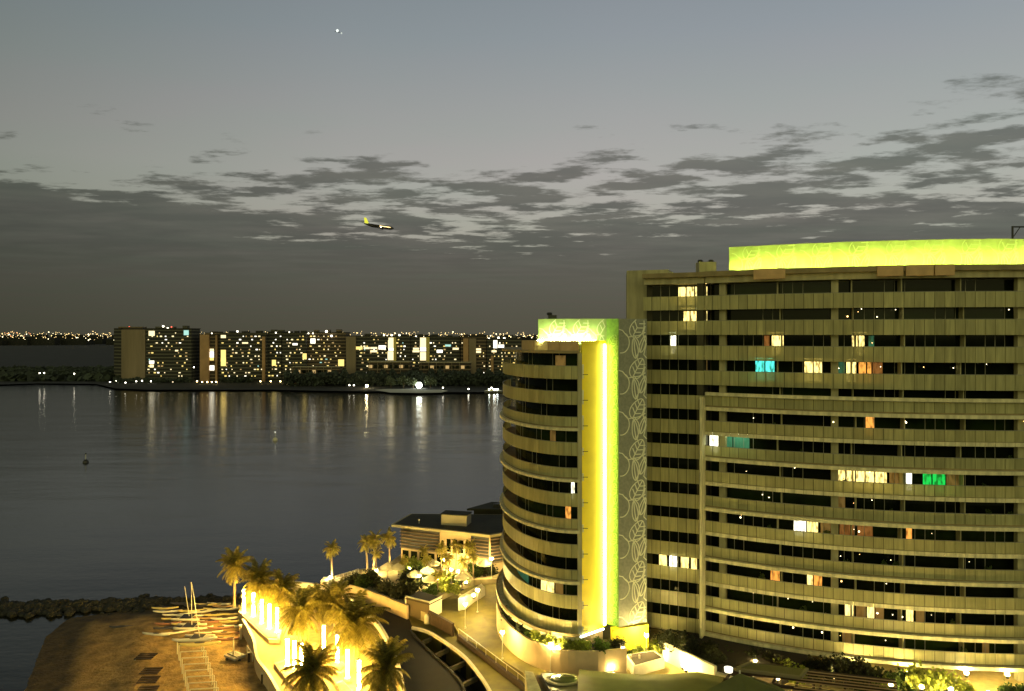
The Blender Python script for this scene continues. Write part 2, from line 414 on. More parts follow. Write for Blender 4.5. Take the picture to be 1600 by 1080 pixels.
# tall fin and top ledge that frame the lower floors
m = MB(); m.box(27.6, 110.9, 5.5, .9, 3.6, 52.2, R(-28)); m.build('junction_wall', CORE, blk); m = MB(); x, y = MAIN.at(.1, .5); m.box(x-.15, y-.1, ZF[13]-.72, .35, 1.9, ZF[4]+1.2-ZF[13]+.72, R(-30)); m.build('frame_fin', PALE, blk)
m = MB(); sweep(m, MAIN, .3, MAIN.len, .02, .5, ZF[4]+1.4, ZF[4]+1.85); m.build('frame_ledge', PALE, blk)
m = MB(); m.box(27.35, 109.7, ZF[13]-.7, .5, 3.0, ZF[4]+1.5-ZF[13], R(-28)); m.build('party_wall', CORE, blk)
# roof
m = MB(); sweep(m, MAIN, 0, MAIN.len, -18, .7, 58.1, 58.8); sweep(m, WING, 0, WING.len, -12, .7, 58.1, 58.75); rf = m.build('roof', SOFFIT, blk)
m = MB(); sweep(m, MAIN, .1, MAIN.len, -3, -.1, 57.2, 58.08); sweep(m, WING, .1, WING.len-.1, -3, -.1, 57.2, 58.08); m.build('roof_fascia', CREAM, blk)
for a, b in ((1178, 1228), (1372, 1412), (1416, 1458), (1461, 1492)):
    s0 = MAIN.hit(a, .8); s1 = MAIN.hit(b, .8); m = MB(); sweep(m, MAIN, s0, s1, .5, .9, 57.45, 58.83); m.build('roof_panel', TANP, blk)
m = MB(); m.prism([(17.4,116.5),(23.2,114.2),(27,125),(19,128)], 6, 59.6); m.build('end_wall', CREAM, blk)
# glowing screen
SCR = Path(arc(66, 167.3, 67.3, 31.3, -24))
m = MB(); sweep(m, SCR, 0, SCR.len, -.3, 0, 58.85, 62.4); sc = m.build('roof_screen', mat('roof_screen_panel', (.40,.53,.20), .6, var=.3, vscale=.5), blk)
m = MB(); sweep(m, SCR, 0, SCR.len, 1.5, 1.62, 58.82, 58.92); m.build('light_strip', LEDR, blk)
def leaf_lines(u0=0, v0=0, s=1.0):
    out = []
    def leaf(cx, cy, a, b, tilt, veins=3):
        pts = []
        ct, st = math.cos(tilt), math.sin(tilt)
        tr = lambda u, v: (u0+s*(cx+u*ct-v*st), v0+s*(cy+u*st+v*ct))
        for k in range(25):
            t = 2*math.pi*k/24; pts.append(tr(a*math.cos(t), b*math.sin(t)*(1-.25*math.cos(t))))
        out.append(pts)
        out.append([tr(-a, 0), tr(0, .04), tr(a, 0)])
        for k in range(veins):
            q = -a*.5+k*a*.45; out.append([tr(q, 0), tr(q+.35*a, b*.75)]); out.append([tr(q, 0), tr(q+.3*a, -b*.75)])
    leaf(2.75, 4.15, 1.45, .95, R(58), 3)
    leaf(2.35, 1.45, 1.30, .42, R(98), 0)
    leaf(3.55, 2.0, 1.15, .40, R(70), 0)
    out.append([(u0+s*x_, v0+s*y_) for x_, y_ in ((0,3.9),(.5,3.75),(1.0,3.2),(1.35,2.9),(2.1,3.0),(3.0,3.1),(3.9,3.5))])
    out.append([(u0+s*(.35+1.15*math.cos(R(a_))), v0+s*(2.2+1.35*math.sin(R(a_)))) for a_ in range(-110, 70, 12)])
    out.append([(u0+s*x_, v0+s*y_) for x_, y_ in ((2.3,3.1),(2.9,2.3),(3.1,1.2),(2.4,.1))])
    out.append([(u0+s*x_, v0+s*y_) for x_, y_ in ((3.9,4.3),(3.6,3.2),(4.05,2.0),(3.7,.6),(4.1,.2))])
    return out
def ribbon_on(mb, pts, wd, f, lift):
    """raised bands following polylines, f maps (u,v,lift) to 3D"""
    for (a, b) in zip(pts, pts[1:]):
        dx, dy = b[0]-a[0], b[1]-a[1]; l = math.hypot(dx, dy)
        if l < 1e-6: continue
        nx, ny = -dy/l*wd/2, dx/l*wd/2; ex, ey = dx/l*wd*.3, dy/l*wd*.3
        c = [(a[0]-ex+nx, a[1]-ey+ny), (a[0]-ex-nx, a[1]-ey-ny), (b[0]+ex-nx, b[1]+ey-ny), (b[0]+ex+nx, b[1]+ey+ny)]
        n = len(mb.v); mb.v += [f(u, v, lift) for u, v in c]+[f(u, v, 0) for u, v in c]
        mb.f += [(n, n+1, n+2, n+3)]+[(n+4+i, n+4+(i+1) % 4, n+(i+1) % 4, n+i) for i in range(4)]
k = 0; u = .4
while u < SCR.len-6:
    mb = MB()
    def f(a, b, lift, u=u): 
        x, y = SCR.at(a, .01+lift); return (x, y, min(62.35, max(58.9, 58.0+b)))
    for ln in leaf_lines(u, -.4, 1.0): 
        ln = [p for p in ln if p[1] > .9 and p[1] < 4.35]
        if len(ln) > 1: ribbon_on(mb, ln, .13, f, .05)
    mb.build('leaf_relief', mat('screen_relief_line', (.52,.66,.30), .6), sc); u += 4.6
# lit and dim rooms: (px from, px to, floor, colour key, which facade)
ROOM_LIST = [
 (1060,1071,0,'y','W'),(1073,1084,0,'y','W'),(1086,1096,0,'y','W'),(1098,1107,0,'y','W'),
 (1068,1077,1,'y','W'),(1079,1088,1,'y','W'),(1090,1098,1,'w','W'),(1100,1107,1,'y','W'),(1048,1056,2,'w','W'),(1096,1105,3,'d','W'),
 (1092,1104,10,'r','W'),
 (1030,1042,11,'y','W'),(1046,1058,11,'w','W'),(1064,1076,11,'y','W'),(1080,1092,11,'y','W'),
 (1195,1203,2,'r','M'),(1207,1216,2,'y','M'),(1217,1224,2,'y','M'),(1331,1339,2,'y','M'),(1341,1350,2,'y','M'),(1357,1366,2,'t','M'),
 (1180,1195,3,'c','M'),(1196,1210,3,'c','M'),(1257,1269,3,'y','M'),(1272,1285,3,'y','M'),(1308,1320,3,'t','M'),(1323,1338,3,'y','M'),
 (1341,1352,3,'o','M'),(1354,1361,3,'o','M'),(1363,1379,3,'r','M'),
 (1353,1366,5,'o','M'),(1110,1121,6,'w','M'),(1124,1144,6,'t','M'),(1146,1170,6,'t','M'),
 (1307,1320,7,'y','M'),(1323,1336,7,'y','M'),(1338,1350,7,'y','M'),(1352,1366,7,'y','M'),(1368,1386,7,'y','M'),(1390,1412,7,'d','M'),
 (1417,1424,7,'w','M'),(1442,1456,7,'g','M'),(1458,1476,7,'g','M'),(1480,1500,7,'d','M'),
 (1306,1320,8,'d','M'),(1240,1260,9,'w','M'),(1262,1278,9,'y','M'),(1282,1299,9,'d','M'),(1312,1336,9,'r','M'),(1340,1364,9,'r','M'),
 (1416,1424,9,'o','M'),(1205,1218,11,'o','M'),(1262,1269,11,'y','M'),(1271,1285,11,'o','M'),
 (1320,1334,12,'y','M'),(1337,1352,12,'d','M'),(1354,1366,12,'y','M'),(1368,1380,12,'d','M'),(1416,1426,12,'y','M'),(1432,1444,12,'d','M'),
 (1316,1336,13,'d','M'),(1536,1546,13,'d','M'),
]
CLW = emat('balcony_fill_white', (.85,1,.8), 9); CLY = emat('balcony_fill_warm', (1,.7,.22), 6); CLC = emat('balcony_fill_cyan', (.15,1,.8), 7); CLG = emat('balcony_fill_green', (.1,1,.25), 3)  # for glowing strips added under the slabs to brighten the balconies
for a, b, i, key, which in ROOM_LIST:
    P, o = (MAIN, -2.44) if which == 'M' else (WING, -2.03)
    s0, s1 = P.hit(a, o), P.hit(b, o)
    mb = MB(); sweep(mb, P, s0, s1, o-.04, o, ZF[i]+.1, ZF[i]+2.75, 3)
    mb.build('lit_window', ROOMS[key], blk)
    if key in 'wycg':
        lm = {'w': CLW, 'y': CLY, 'c': CLC, 'g': CLG}[key]; sm = (s0+s1)/2; cb = MB(); sweep(cb, P, sm-.5, sm+.5, -1.5, -1.3, ZF[i]+3.12, ZF[i]+3.2, 3); cb.build('balcony_fill', lm, blk)
for a in (1118, 1134, 1150, 1165):  # stronger strips added to whiten the balustrade here
    t0 = MAIN.hit(a, -1.2); cb = MB(); sweep(cb, MAIN, t0-.55, t0+.55, -1.3, -1.1, ZF[6]+3.12, ZF[6]+3.2, 3); cb.build('balcony_fill', emat('balcony_fill_bright', (.80,1,.72), 22), blk)
# glowing dots standing in for glints on the glass; dividing walls
rb = random.Random(17); GLINTM = emat('glint_dot_warm', (1,.86,.5), 7)
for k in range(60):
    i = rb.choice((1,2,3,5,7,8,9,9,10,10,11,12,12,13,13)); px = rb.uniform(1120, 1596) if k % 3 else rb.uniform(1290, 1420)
    t0 = MAIN.hit(px, -1.5); x, y = MAIN.at(t0, rb.uniform(-2.2,-.8)); mb = MB(); mb.ball((x, y, ZF[i]+rb.uniform(1.5,2.9)), rb.choice((.04,.05,.06,.07,.11)), 6, 5); mb.build('facade_glint', GLINTM if k % 4 else emat('glint_dot_amber', (1,.6,.2), 6), blk)
for i, zf in enumerate(ZF):
    for px in (1215, 1330, 1405, 1500):
        t0 = MAIN.hit(px+(i % 3)*3, -1.5); mb = MB(); sweep(mb, MAIN, t0-.06, t0+.06, -2.45, -1.2 if px != 1405 else -.6, zf+.01, zf+3.24, 3); mb.build('balcony_divider', CREAM, blk)
rf2 = random.Random(23)
FURN = mat('balcony_furniture', (.16,.13,.08), .7)
for k in range(40):
    i = rf2.randrange(3, 14); t0 = MAIN.hit(rf2.uniform(1125, 1590), -1.5); x, y = MAIN.at(t0, -1.3); mb = MB(); z = ZF[i]
    if k % 2:
        mb.lathe([(.06,z),(.06,z+.68),(.5,z+.70),(.5,z+.75)], 10, x, y); mb.build('balcony_table', FURN, blk)
        x, y = MAIN.at(t0+.9, -1.3); mb = MB(); mb.box(x, y, z+.38, .5, .5, .07); mb.box(x+.2, y+.1, z+.42, .08, .5, .5); mb.box(x-.2, y-.2, z, .05, .05, .4); mb.box(x+.2, y-.2, z, .05, .05, .4); mb.build('balcony_chair', FURN, blk)
    else:
        mb = shrub_mesh(260, .36, .36, .8, .17, k, LEAF); mb.v = [(a+x, b+y, c+z+.4) for a, b, c in mb.v]; mb.build('balcony_plant', LEAF, blk)
# open ground level below the block
m = MB(); sweep(m, MAIN, 0, MAIN.len, -12, -5, 4, 7.4, 3); sweep(m, WING, 0, WING.len, -10, -4, 4, 7.4, 3); m.build('ground_floor_wall', CORE, blk)
# ------------------------------------------------------------------ round tower
tw = thing('round_tower', 'round balconied tower with a glowing yellow light slot and a leaf patterned wall', 'tower', (8, 112, 5))
FT = 3.41; ZT = [44.45-FT*i for i in range(11)]
m = MB(); sweep(m, TOW, 0, TOW.len, -7, -2.2, 9.5, 47.6, 1.5)
m.prism([(9, 104.8), (12.6, 107), (18.5, 107.5), (17, 138), (8, 141), (3, 128), (3, 112)], 5, 48.6); m.build('core_wall', CORE, tw)
for i, zf in enumerate(ZT):
    led = i in (2, 4, 6, 8)
    m = MB(); sweep(m, TOW, 0, TOW.len, -2.3, -.12, zf-.28, zf, 1); m.build('balcony_slab', SOFFIT, tw)
    panels(TOW, 0, TOW.len, zf-.5 if not led else zf+.02, zf+1.25, -.1, .07, 1.05, 'balustrade', BAL, tw, .05)
    if led:
        m = MB(); sweep(m, TOW, 0, TOW.len, -.1, .45, zf-.55, zf-.18, 1); m.build('slab_edge', PALE, tw)
    m = MB(); sweep(m, TOW, 0, TOW.len, -.12, 0, zf+1.25, zf+1.31, 1); m.build('handrail', FRAME, tw)
    m = MB(); sweep(m, TOW, 0, TOW.len-.2, -2.2, -2.05, zf+.02, zf+3.1, 1); wn = m.build('ribbon_window', GLASS if i % 3 else GREENGLASS, tw)
    m = MB()
    for k in range(1, int(TOW.len/1.4)):
        if (k+i) % 5 < 2: sweep(m, TOW, k*1.4, k*1.4+.06, -2.05, -2.0, zf+.02, zf+3.1)
    sweep(m, TOW, 0, TOW.len-.2, -2.05, -2.01, zf+2.95, zf+3.02, 1); m.build('window_frame', FRAME, wn)
# curved bottom slab, roof slab
m = MB(); sweep(m, TOW, 0, TOW.len, -6, 1.0, 9.45, 9.85, 1); m.build('podium_slab', PALE, tw)
m = MB(); sweep(m, TOW, 0, TOW.len, .9, 1.05, 9.9, 10.3, 1); m.build('slab_upstand', SOFFIT, tw)
m = MB(); sweep(m, TOW, 0, TOW.len, -8, .15, 47.4, 47.75, 1); m.prism([(3,110),(9,104),(13,107),(13,138),(4,138)], 47.4, 47.7); m.build('roof', SOFFIT, tw)
m = MB(); sweep(m, TOW, TOW.hit(815, -1), TOW.len, -2.2, -1, 47.75, 49.1, 1); m.build('roof_upstand', TANP, tw)
for a, b in ((824, 833), (835, 856), (858, 874)):
    s0 = TOW.hit(a, -.9); s1 = TOW.hit(b, -.9); m = MB(); sweep(m, TOW, s0, s1, -1, -.9, 47.8, 49.0, 1); m.build('roof_panel', TANP, tw)
# front pilaster, yellow wall, slot light, leaf slab
m = MB(); m.box(9.05, 102.75, 9.85, .55, .7, 37.6); m.build('pilaster', CREAM, tw)
for i, zf in enumerate(ZT):
    m = MB(); m.box(9.45, 102.35, zf-.4, .16, .16, 1.9 if i < 3 else 1.0); m.build('pilaster_panel', LEAFLN, tw)
    m = MB(); m.box(9.75, 102.2, zf+.1, .7, .08, .08); m.build('wall_bracket', DARKM, tw)
m = MB(); m.prism([(9.35, 102.5), (13.0, 106.2), (12.6, 106.7), (9.3, 103.6)], 9.6, 49.1); m.build('yellow_wall', YEL, tw)
m = MB(); m.prism([(13.05, 106.3), (14.6, 105.0), (18.75, 106.75), (18.75, 112), (13.05, 112)], 9.9, 52.1); ls = m.build('leaf_wall', LEAFBG, tw)
m = MB(); m.box(12.74, 105.57, 10.0, .27, .2, 38.6, R(40)); m.build('slot_light', LED, tw)
A = Vector((14.6, 105.0)); B = Vector((18.75, 106.75)); du = (B-A).normalized(); nn = Vector((du.y, -du.x))
def on_wall(u_, v_, lift, zb):
    q = A+du*u_+nn*(.01+lift); return (q.x, q.y, zb+v_)
zb = 52.05-5.55; first = None
while zb > 9.9-3:
    mb = MB()
    for ln in leaf_lines(.05, 0, 1.06):
        ln = [p for p in ln if 10.0 < zb+p[1] < 52.05 and .02 < p[0] < 4.45]
        if len(ln) > 1: ribbon_on(mb, ln, .13, lambda a, b, l: on_wall(a, b, l, zb), .05)
    if mb.v: mb.build('leaf_relief', LEAFLN, ls)
    zb -= 5.62
# return face of the slab: fine net of lines, with lime light put into the colours
m = MB(); m.prism([(13.06,106.24),(14.55,104.99),(14.6,105.0),(13.1,106.29)], 9.92, 52.08); m.build('return_panel', mat('lime_light_panel', (.22,.42,.05), .6, var=.25, vscale=2), ls)
A2 = Vector((13.02, 106.22)); d2 = (Vector((14.55,104.97))-A2).normalized(); n2_ = Vector((d2.y, -d2.x))
mb = MB(); zb = 46.5
while zb > 8:
    for ln in leaf_lines(-.6, 0, .62):
        ln = [p for p in ln if 10 < zb+p[1] < 52 and .05 < p[0] < 1.98]
        if len(ln) > 1: ribbon_on(mb, ln, .07, lambda a, b, l: (A2.x+d2.x*a+n2_.x*(.01+l), A2.y+d2.y*a+n2_.y*(.01+l), zb+b), .04)
    zb -= 3.4
mb.build('leaf_relief', mat('green_light_relief', (.42,.62,.16), .6), ls)
# roof screen of the tower
S2 = Path([(3.65, 107.2), (8, 105.6), (11.6, 106.3), (13.05, 106.35)])
m = MB(); sweep(m, S2, 0, S2.len, -.25, 0, 48.6, 52.1, 2); s2 = m.build('roof_screen', mat('roof_screen_panel', (.55,.62,.30)), tw)
m = MB(); sweep(m, S2, .2, 8.0, .9, 1.0, 49.12, 49.22, 2); m.build('light_strip', LEDR2, tw)
mb = MB()
for u_ in (0.2, 3.6, 7.0):
    for ln in leaf_lines(u_, -1.5, .95):
        ln = [p for p in ln if .3 < p[1] < 3.45 and p[0] < S2.len-.1]
        if len(ln) > 1: ribbon_on(mb, ln, .12, lambda a, b, l: (*S2.at(a, .01+l), 48.6+b), .05)
mb.build('leaf_relief', LEAFLN, s2)
# lit rooms of the tower
for a, b, i, key in ((884,892,6,'o'),(893,898,5,'w'),(846,866,9,'y'),(868,880,9,'d'),(815,826,9,'t'),(860,868,3,'d'),(868,884,0,'d')):
    s0, s1 = TOW.hit(a, -2), TOW.hit(b, -2); mb = MB(); sweep(mb, TOW, s0, s1, -1.99, -1.95, ZT[i]+.1, ZT[i]+2.6, 2); mb.build('lit_window', ROOMS[key], tw)
# base of the light slot: entrance walls
m = MB(); m.prism([(9.3,102.2),(12.4,104.9),(12.1,105.3),(9.1,102.9)], 5.5, 9.55); m.build('entrance_wall', WALLC, tw)
m = MB(); m.prism([(13.6,104.3),(18.9,106.2),(18.8,107),(13.5,105.2)], 5.5, 9.85); m.build('entrance_wall', YEL, tw)
m = MB(); m.prism([(9.0,101.9),(12.6,104.9),(12.45,105.05),(8.9,102.1)], 9.62, 9.78); m.build('entrance_light', emat('cool_led', (.85,.95,1), 7), tw)
# curved planter wall round the tower foot
PL = Path(ell(9, 120, 11.4, 20.6, 112, 0)+[(11.5, 99.5), (15, 100.4)])
pw = thing('planter_wall', 'curved sand coloured planter wall round the foot of the round tower', 'planter', (5, 101, 3))
m = MB(); sweep(m, PL, 0, PL.len, -.35, 0, 2.5, 8.9, 1); m.build('wall', WALLC, pw)
m = MB(); sweep(m, PL, 0, PL.len, -5, -.37, 4.5, 8.3, 1); m.build('soil', mat('dark_soil', (.04,.03,.015), .95), pw)
# ------------------------------------------------------------------ roof furniture
def unit(label, x, y, z, sx, sy, h, n):
    t = thing('roof_unit', label, 'roof plant', (x, y, z))
    m = MB(); m.box(x, y, z, sx, sy, h); m.build('housing', CREAM if n else DARKM, t)
    m = MB()
    for k in range(max(1, n)): m.lathe([(.35, z+h), (.42, z+h+.25), (.3, z+h+.4)], 10, x-sx/3+k*sx/1.6, y)
    m.build('fan_cowl', DARKM, t)
unit('boxy roof unit with two dark cowls on the large curved block', 29.3, 116, 58.8, 2.6, 2, 2.0, 2)
unit('small dark cube shaped unit behind the screen on the round tower roof', 5.8, 110.5, 48.6, 1.2, 1.2, 4.1, 0)
t = thing('roof_davit', 'thin black davit arm above the glowing screen at the right edge', 'davit', (66.8, 102.5, 58.8))
m = MB(); m.tube((66.8,102.5,58.8), (66.8,102.5,64.4), .13); m.build('mast', DARKM, t)
m = MB(); m.tube((66.8,102.5,64.3), (69.2,102.5,64.3), .1); m.tube((66.8,102.5,62.8), (67.8,102.5,64.25), .06); m.build('arm', DARKM, t)
# ------------------------------------------------------------------ ground
def poly3(name, pts, mt, kind='structure', depth=None):
    mb = MB()
    if depth is None:
        n = len(mb.v); mb.v += [tuple(p) for p in pts]; mb.f.append(tuple(range(len(pts))))
        o = mb.build(name, mt)
        import bmesh
        b = bmesh.new(); b.from_mesh(o.data); bmesh.ops.triangulate(b, faces=b.faces)
        for fc in b.faces:
            if fc.normal.z < 0: fc.normal_flip()
        b.to_mesh(o.data); b.free()
    else:
        mb.prism([p[:2] for p in pts], [p[2]-depth for p in pts], [p[2] for p in pts]); o = mb.build(name, mt)
    return tag(o, kind=kind)
# beach as a gently sloping grid; the sand is dark where the water wets it
_t = SAND.node_tree; _p = _t.nodes['Principled BSDF']; _src = _p.inputs['Base Color'].links[0].from_socket
_g = _t.nodes.new('ShaderNodeNewGeometry'); _s = _t.nodes.new('ShaderNodeSeparateXYZ'); _t.links.new(_g.outputs['Position'], _s.inputs[0])
_m = _t.nodes.new('ShaderNodeMapRange'); _m.inputs[1].default_value = .55; _m.inputs[2].default_value = 1.0; _m.inputs[3].default_value = .28; _m.inputs[4].default_value = 1; _t.links.new(_s.outputs[2], _m.inputs[0])
_x = _t.nodes.new('ShaderNodeMix'); _x.data_type = 'RGBA'; _x.blend_type = 'MULTIPLY'; _x.inputs[0].default_value = 1; _t.links.new(_src, _x.inputs[6]); _t.links.new(_m.outputs[0], _x.inputs[7]); _t.links.new(_x.outputs[2], _p.inputs['Base Color'])
SH = [(-70,60),(-67,100),(-68,107),(-73,118),(-77,127),(-78,135),(-62,142),(-52,146),(-44,148),(-36,147),(-30,140),(-20,60)]
def sdist(x, y):
    ins = False; dm = 1e9; n = len(SH)
    for i in range(n):
        x1, y1 = SH[i]; x2, y2 = SH[(i+1) % n]
        if (y1 > y) != (y2 > y) and x < (x2-x1)*(y-y1)/(y2-y1)+x1: ins = not ins
        if i in (n-1, n-2, n-3): continue
        dx, dy = x2-x1, y2-y1; t = max(0, min(1, ((x-x1)*dx+(y-y1)*dy)/(dx*dx+dy*dy)))
        dm = min(dm, math.hypot(x-x1-dx*t, y-y1-dy*t))
    return dm if ins else -dm
mb = MB(); nx, ny = 84, 100
for j in range(ny+1):
    for i in range(nx+1):
        x = -96+i*1.0; y = 62+j*.95; d = sdist(x, y)
        z = max(-1, min(1.7, d*.11))+random.uniform(-.05, .05)*(1 if d > 3 else .3)+.10*math.sin(x*.7+y*.3)*(d > 4)
        mb.v.append((x, y, z))
for j in range(ny):
    for i in range(nx):
        a = j*(nx+1)+i; mb.f.append((a, a+1, a+nx+2, a+nx+1))
tag(mb.build('beach', SAND, smooth=True), kind='structure')
def Wc(lst, z): return [W(a, b, z) for a, b in lst]
Zt = 3.8
rim_px = [(461,917),(502,923),(540,938),(566,955),(588,978),(604,1003),(617,1032),(626,1062),(631,1100),(634,1140)]
rim = Wc(rim_px, Zt)
terrace = Wc([(372,946),(410,925),(461,917)], Zt)+rim[1:]+Wc([(470,1140),(440,1090),(420,1055),(402,1030),(396,1000),(380,970)], Zt)
poly3('terrace', terrace, PAVE, depth=4)
# road, ramp corridor, lane, court
rimR_px = [(644,979),(669,985.6),(693,1000),(724,1023),(745,1047),(765,1077),(790,1130)]
rimL_px = [(640,985),(661,1008),(691,1036),(713,1058),(724,1075),(745,1130)]
road = Wc([(505,922),(546,929),(600,945),(637,960),(644,979)], Zt-.15)+Wc([(640,985),(661,1008),(691,1036),(713,1058),(724,1075),(745,1130)], Zt-.15)+[ (p[0]+.2, p[1], Zt-.15) for p in reversed(rim[1:])]
poly3('road', road, ASPH, depth=3)
lane = Wc([(637,960),(668,961),(707,980),(718,996),(770,1035),(817,1072),(850,1110),(865,1135)], Zt-.12)+Wc(list(reversed(rimR_px)), Zt-.12)
poly3('access_lane', lane, COURT, depth=3)
ramp_ = [(p[0], p[1], .3) for p in Wc(rimL_px, 3.6)+Wc(list(reversed(rimR_px)), 3.6)]
poly3('underpass_floor', ramp_, mat('underpass_asphalt', (.03,.026,.015), .9))
def cz(y): return 4.3+max(0, min(1.4, (118-y)*.08))
court_px = [(690,940),(730,905),(775,900),(790,960),(830,1035),(930,1085),(960,1130)]
cpts = [(-14.5,129.5),(-9,139),(2,142),(6,128),(7,112),(9,99),(16,97),(16,84),(5.5,84)]+[W(a, b, 4.2)[:2]+(0,) for a, b in ((817,1069),(770,1032),(718,993),(707,975))]
poly3('drive_court', [(p[0], p[1], cz(p[1])) for p in cpts], COURT, depth=3)
poly3('garden_terrace', [(p[0], p[1], 5.2) for p in ([W(507,914,5.3), W(546,915,5.3), W(590,928,5.3), W(635,945,5.3), W(668,958,5.3)]+[(-12.5,131,0),(-7,140,0),(4,141,0),(12,160,0),(10,190,0),(-14,190,0),(-19,172,0),(-23.8,151,0),(-23.6,148.5,0),W(560,889,5.3),W(505,905,5.3)])], mat('garden_paving', (.38,.31,.15), .85, var=.4, vscale=.5), depth=5.5)
poly3('plaza', [(8.8,100.6,5.5),(15,100.2,5.5),(16,97.5,5.5),(26,92,5.5),(60,84,5.5),(120,80,5.5),(120,175,5.5),(0,175,5.5),(0,122,5.5)], PAVE, depth=5)
# far shore and land
def Wz(lst, z=1.2): return [W(a, b, z) for a, b in lst]
shore = Wz([(-900,603),(-60,603),(60,599),(150,600),(180,607),(230,609),(420,609),(520,611),(600,612),(660,613),(720,613),(800,612),(1000,614),(1300,615)])
poly3('far_land', shore+[(2500,2500,1.2),(16000,14000,1.2),(-16000,14000,1.2),(-2500,2500,1.2)], LAND)
# ------------------------------------------------------------------ walls along the roads
def wall_px(name, label, cat, pts, z, h, th, mt, capm=None, group=None):
    P = Path([W(a, b, z)[:2] for a, b in pts]); t = thing(name, label, cat, (*P.at(0), z-h), 0, group)
    mb = MB(); sweep(mb, P, 0, P.len, -th/2, th/2, z-h, z, .8); mb.build('wall', mt, t)
    if capm:
        mb = MB(); sweep(mb, P, 0, P.len, -th/2-.06, th/2+.06, z, z+.08, .8); mb.build('coping', capm, t)
    return P
def smooth_px(pts, n=6):
    out = []
    for i in range(len(pts)-1):
        p0 = pts[max(0, i-1)]; p1 = pts[i]; p2 = pts[i+1]; p3 = pts[min(len(pts)-1, i+2)]
        for k in range(n):
            t = k/n; out.append(tuple(.5*((2*p1[j])+(-p0[j]+p2[j])*t+(2*p0[j]-5*p1[j]+4*p2[j]-p3[j])*t*t+(-p0[j]+3*p1[j]-3*p2[j]+p3[j])*t**3) for j in (0, 1)))
    return out+[pts[-1]]
wall_px('parapet_wall', 'bright curved terrace rim wall between palms and dark road', 'wall', smooth_px([(a, b-8) for a, b in rim_px]), Zt+.9, 1.0, .35, WHITEW, WHITEW)
wall_px('retaining_wall', 'long tapering sand coloured wall between dark road and garden', 'wall', smooth_px([(546,914),(572,921),(600,931),(637,946)]), 5.9, 3.0, .4, WALLC)
wall_px('retaining_wall', 'short low wall piece beside the lone palm by the water', 'wall', [(507,914),(526,916),(544,918)], 5.5, 2.6, .4, WALLC)
wall_px('ramp_kerb_wall', 'pale curved kerb wall along the underpass openings', 'kerb wall', smooth_px(rimR_px), Zt+.25, .45, .35, WHITEW)
wall_px('underpass_shade_lining', 'added lining, coloured dark as shade, under the pale curved kerb of the underpass', 'wall', smooth_px(rimR_px), Zt-.22, 3.4, .3, ASPH)  # added lining whose dark colour stands for shade in the opening
PR = Path([W(a, b, Zt-.1)[:2] for a, b in smooth_px(rimL_px)])
t = thing('underpass_edge', 'dark roadside edge of the underpass with cross beams over its openings', 'underpass edge', (*PR.at(0), 1), 0)
mb = MB(); sweep(mb, PR, 0, PR.len, -.15, .15, .8, Zt+.05, .8); mb.build('edge_wall', ASPH, t)
P2 = Path([W(a, b, Zt-.1)[:2] for a, b in smooth_px(rimR_px)])
for k in range(6):
    f = .13+k*.165; a = PR.at(PR.len*f); b = P2.at(P2.len*min(1, f*.93)); mb = MB()
    d = Vector((b[0]-a[0], b[1]-a[1])); l = d.length; mb.box((a[0]+b[0])/2, (a[1]+b[1])/2, Zt-1.3, l, .45, .6, math.atan2(d.y, d.x)); mb.build('cross_beam', mat('dark_concrete', (.07,.06,.025), .9), t)
wall_px('boundary_wall', 'dark low wall at the end of the court beside the white post', 'wall', [(670,955),(690,965),(708,975)], 5.6, 2.0, .35, WOODD, WOODD)
PRL = wall_px('court_kerb', 'dark double kerb with glass railing between lane and court', 'kerb', smooth_px([(716,991),(745,1013),(775,1036),(800,1055),(818,1069),(840,1092)]), 4.5, 1.2, .5, WOODD)
t = thing('railing', 'thin metal railing along the edge of the drive court', 'railing', (*PRL.at(0), 4.5))
mb = MB(); sweep(mb, PRL, 0, PRL.len, -.03, .03, 5.35, 5.42); mb.build('top_rail', METALP, t)
for k in range(9):
    x, y = PRL.at(PRL.len*k/8); mb = MB(); mb.tube((x, y, 4.5), (x, y, 5.36), .03); mb.build('post', METALP, t)
# gate block
t = thing('gate_block', 'open fronted concrete box with pale edges at the end of the garden wall', 'shelter', W(655, 962, Zt))
a, b = W(634, 962, Zt), W(671, 972, Zt); c_, d_ = W(690, 962, Zt), W(655, 950, Zt)
mb = MB(); mb.prism([a[:2], b[:2], (b[0], b[1]+.4), (a[0], a[1]+.4)], Zt, 6.9); mb.build('front_wall', mat('shade_painted_wall', (.11,.08,.035), .9), t)  # front wall colour darkened to stand for the shade on it
mb = MB(); mb.prism([b[:2], c_[:2], (c_[0], c_[1]+.4), (b[0], b[1]+.4)], Zt, 6.9); mb.build('side_wall', WHITEW, t)
mb = MB(); mb.prism([(a[0]-.1,a[1]-.1), (b[0],b[1]-.15), (c_[0]+.1,c_[1]), (d_[0], d_[1])], 6.55, 6.7); mb.build('soil', mat('dark_soil', (.04,.03,.015)), t)
mb = MB(); mb.prism([(a[0],a[1]-.08), (b[0],b[1]-.12), (b[0],b[1]+.2), (a[0],a[1]+.2)], 6.91, 7.05); mb.build('coping', WHITEW, t)
mb = MB(); mb.prism([(b[0]+.02,b[1]-.1), (c_[0]+.1,c_[1]), (c_[0]+.1,c_[1]+.3), (b[0]+.02,b[1]+.3)], 6.91, 7.04); mb.build('side_coping', WHITEW, t)
mb = MB(); mb.prism([(a[0]-.12,a[1]-.12), (a[0]+.12,a[1]-.16), (a[0]+.12,a[1]+.1), (a[0]-.12,a[1]+.1)], Zt, 6.9); mb.build('edge_trim', WHITEW, t)
t = thing('guard_post', 'stout white dome topped post beside the dark road', 'bollard', W(667, 974, Zt), local=True)
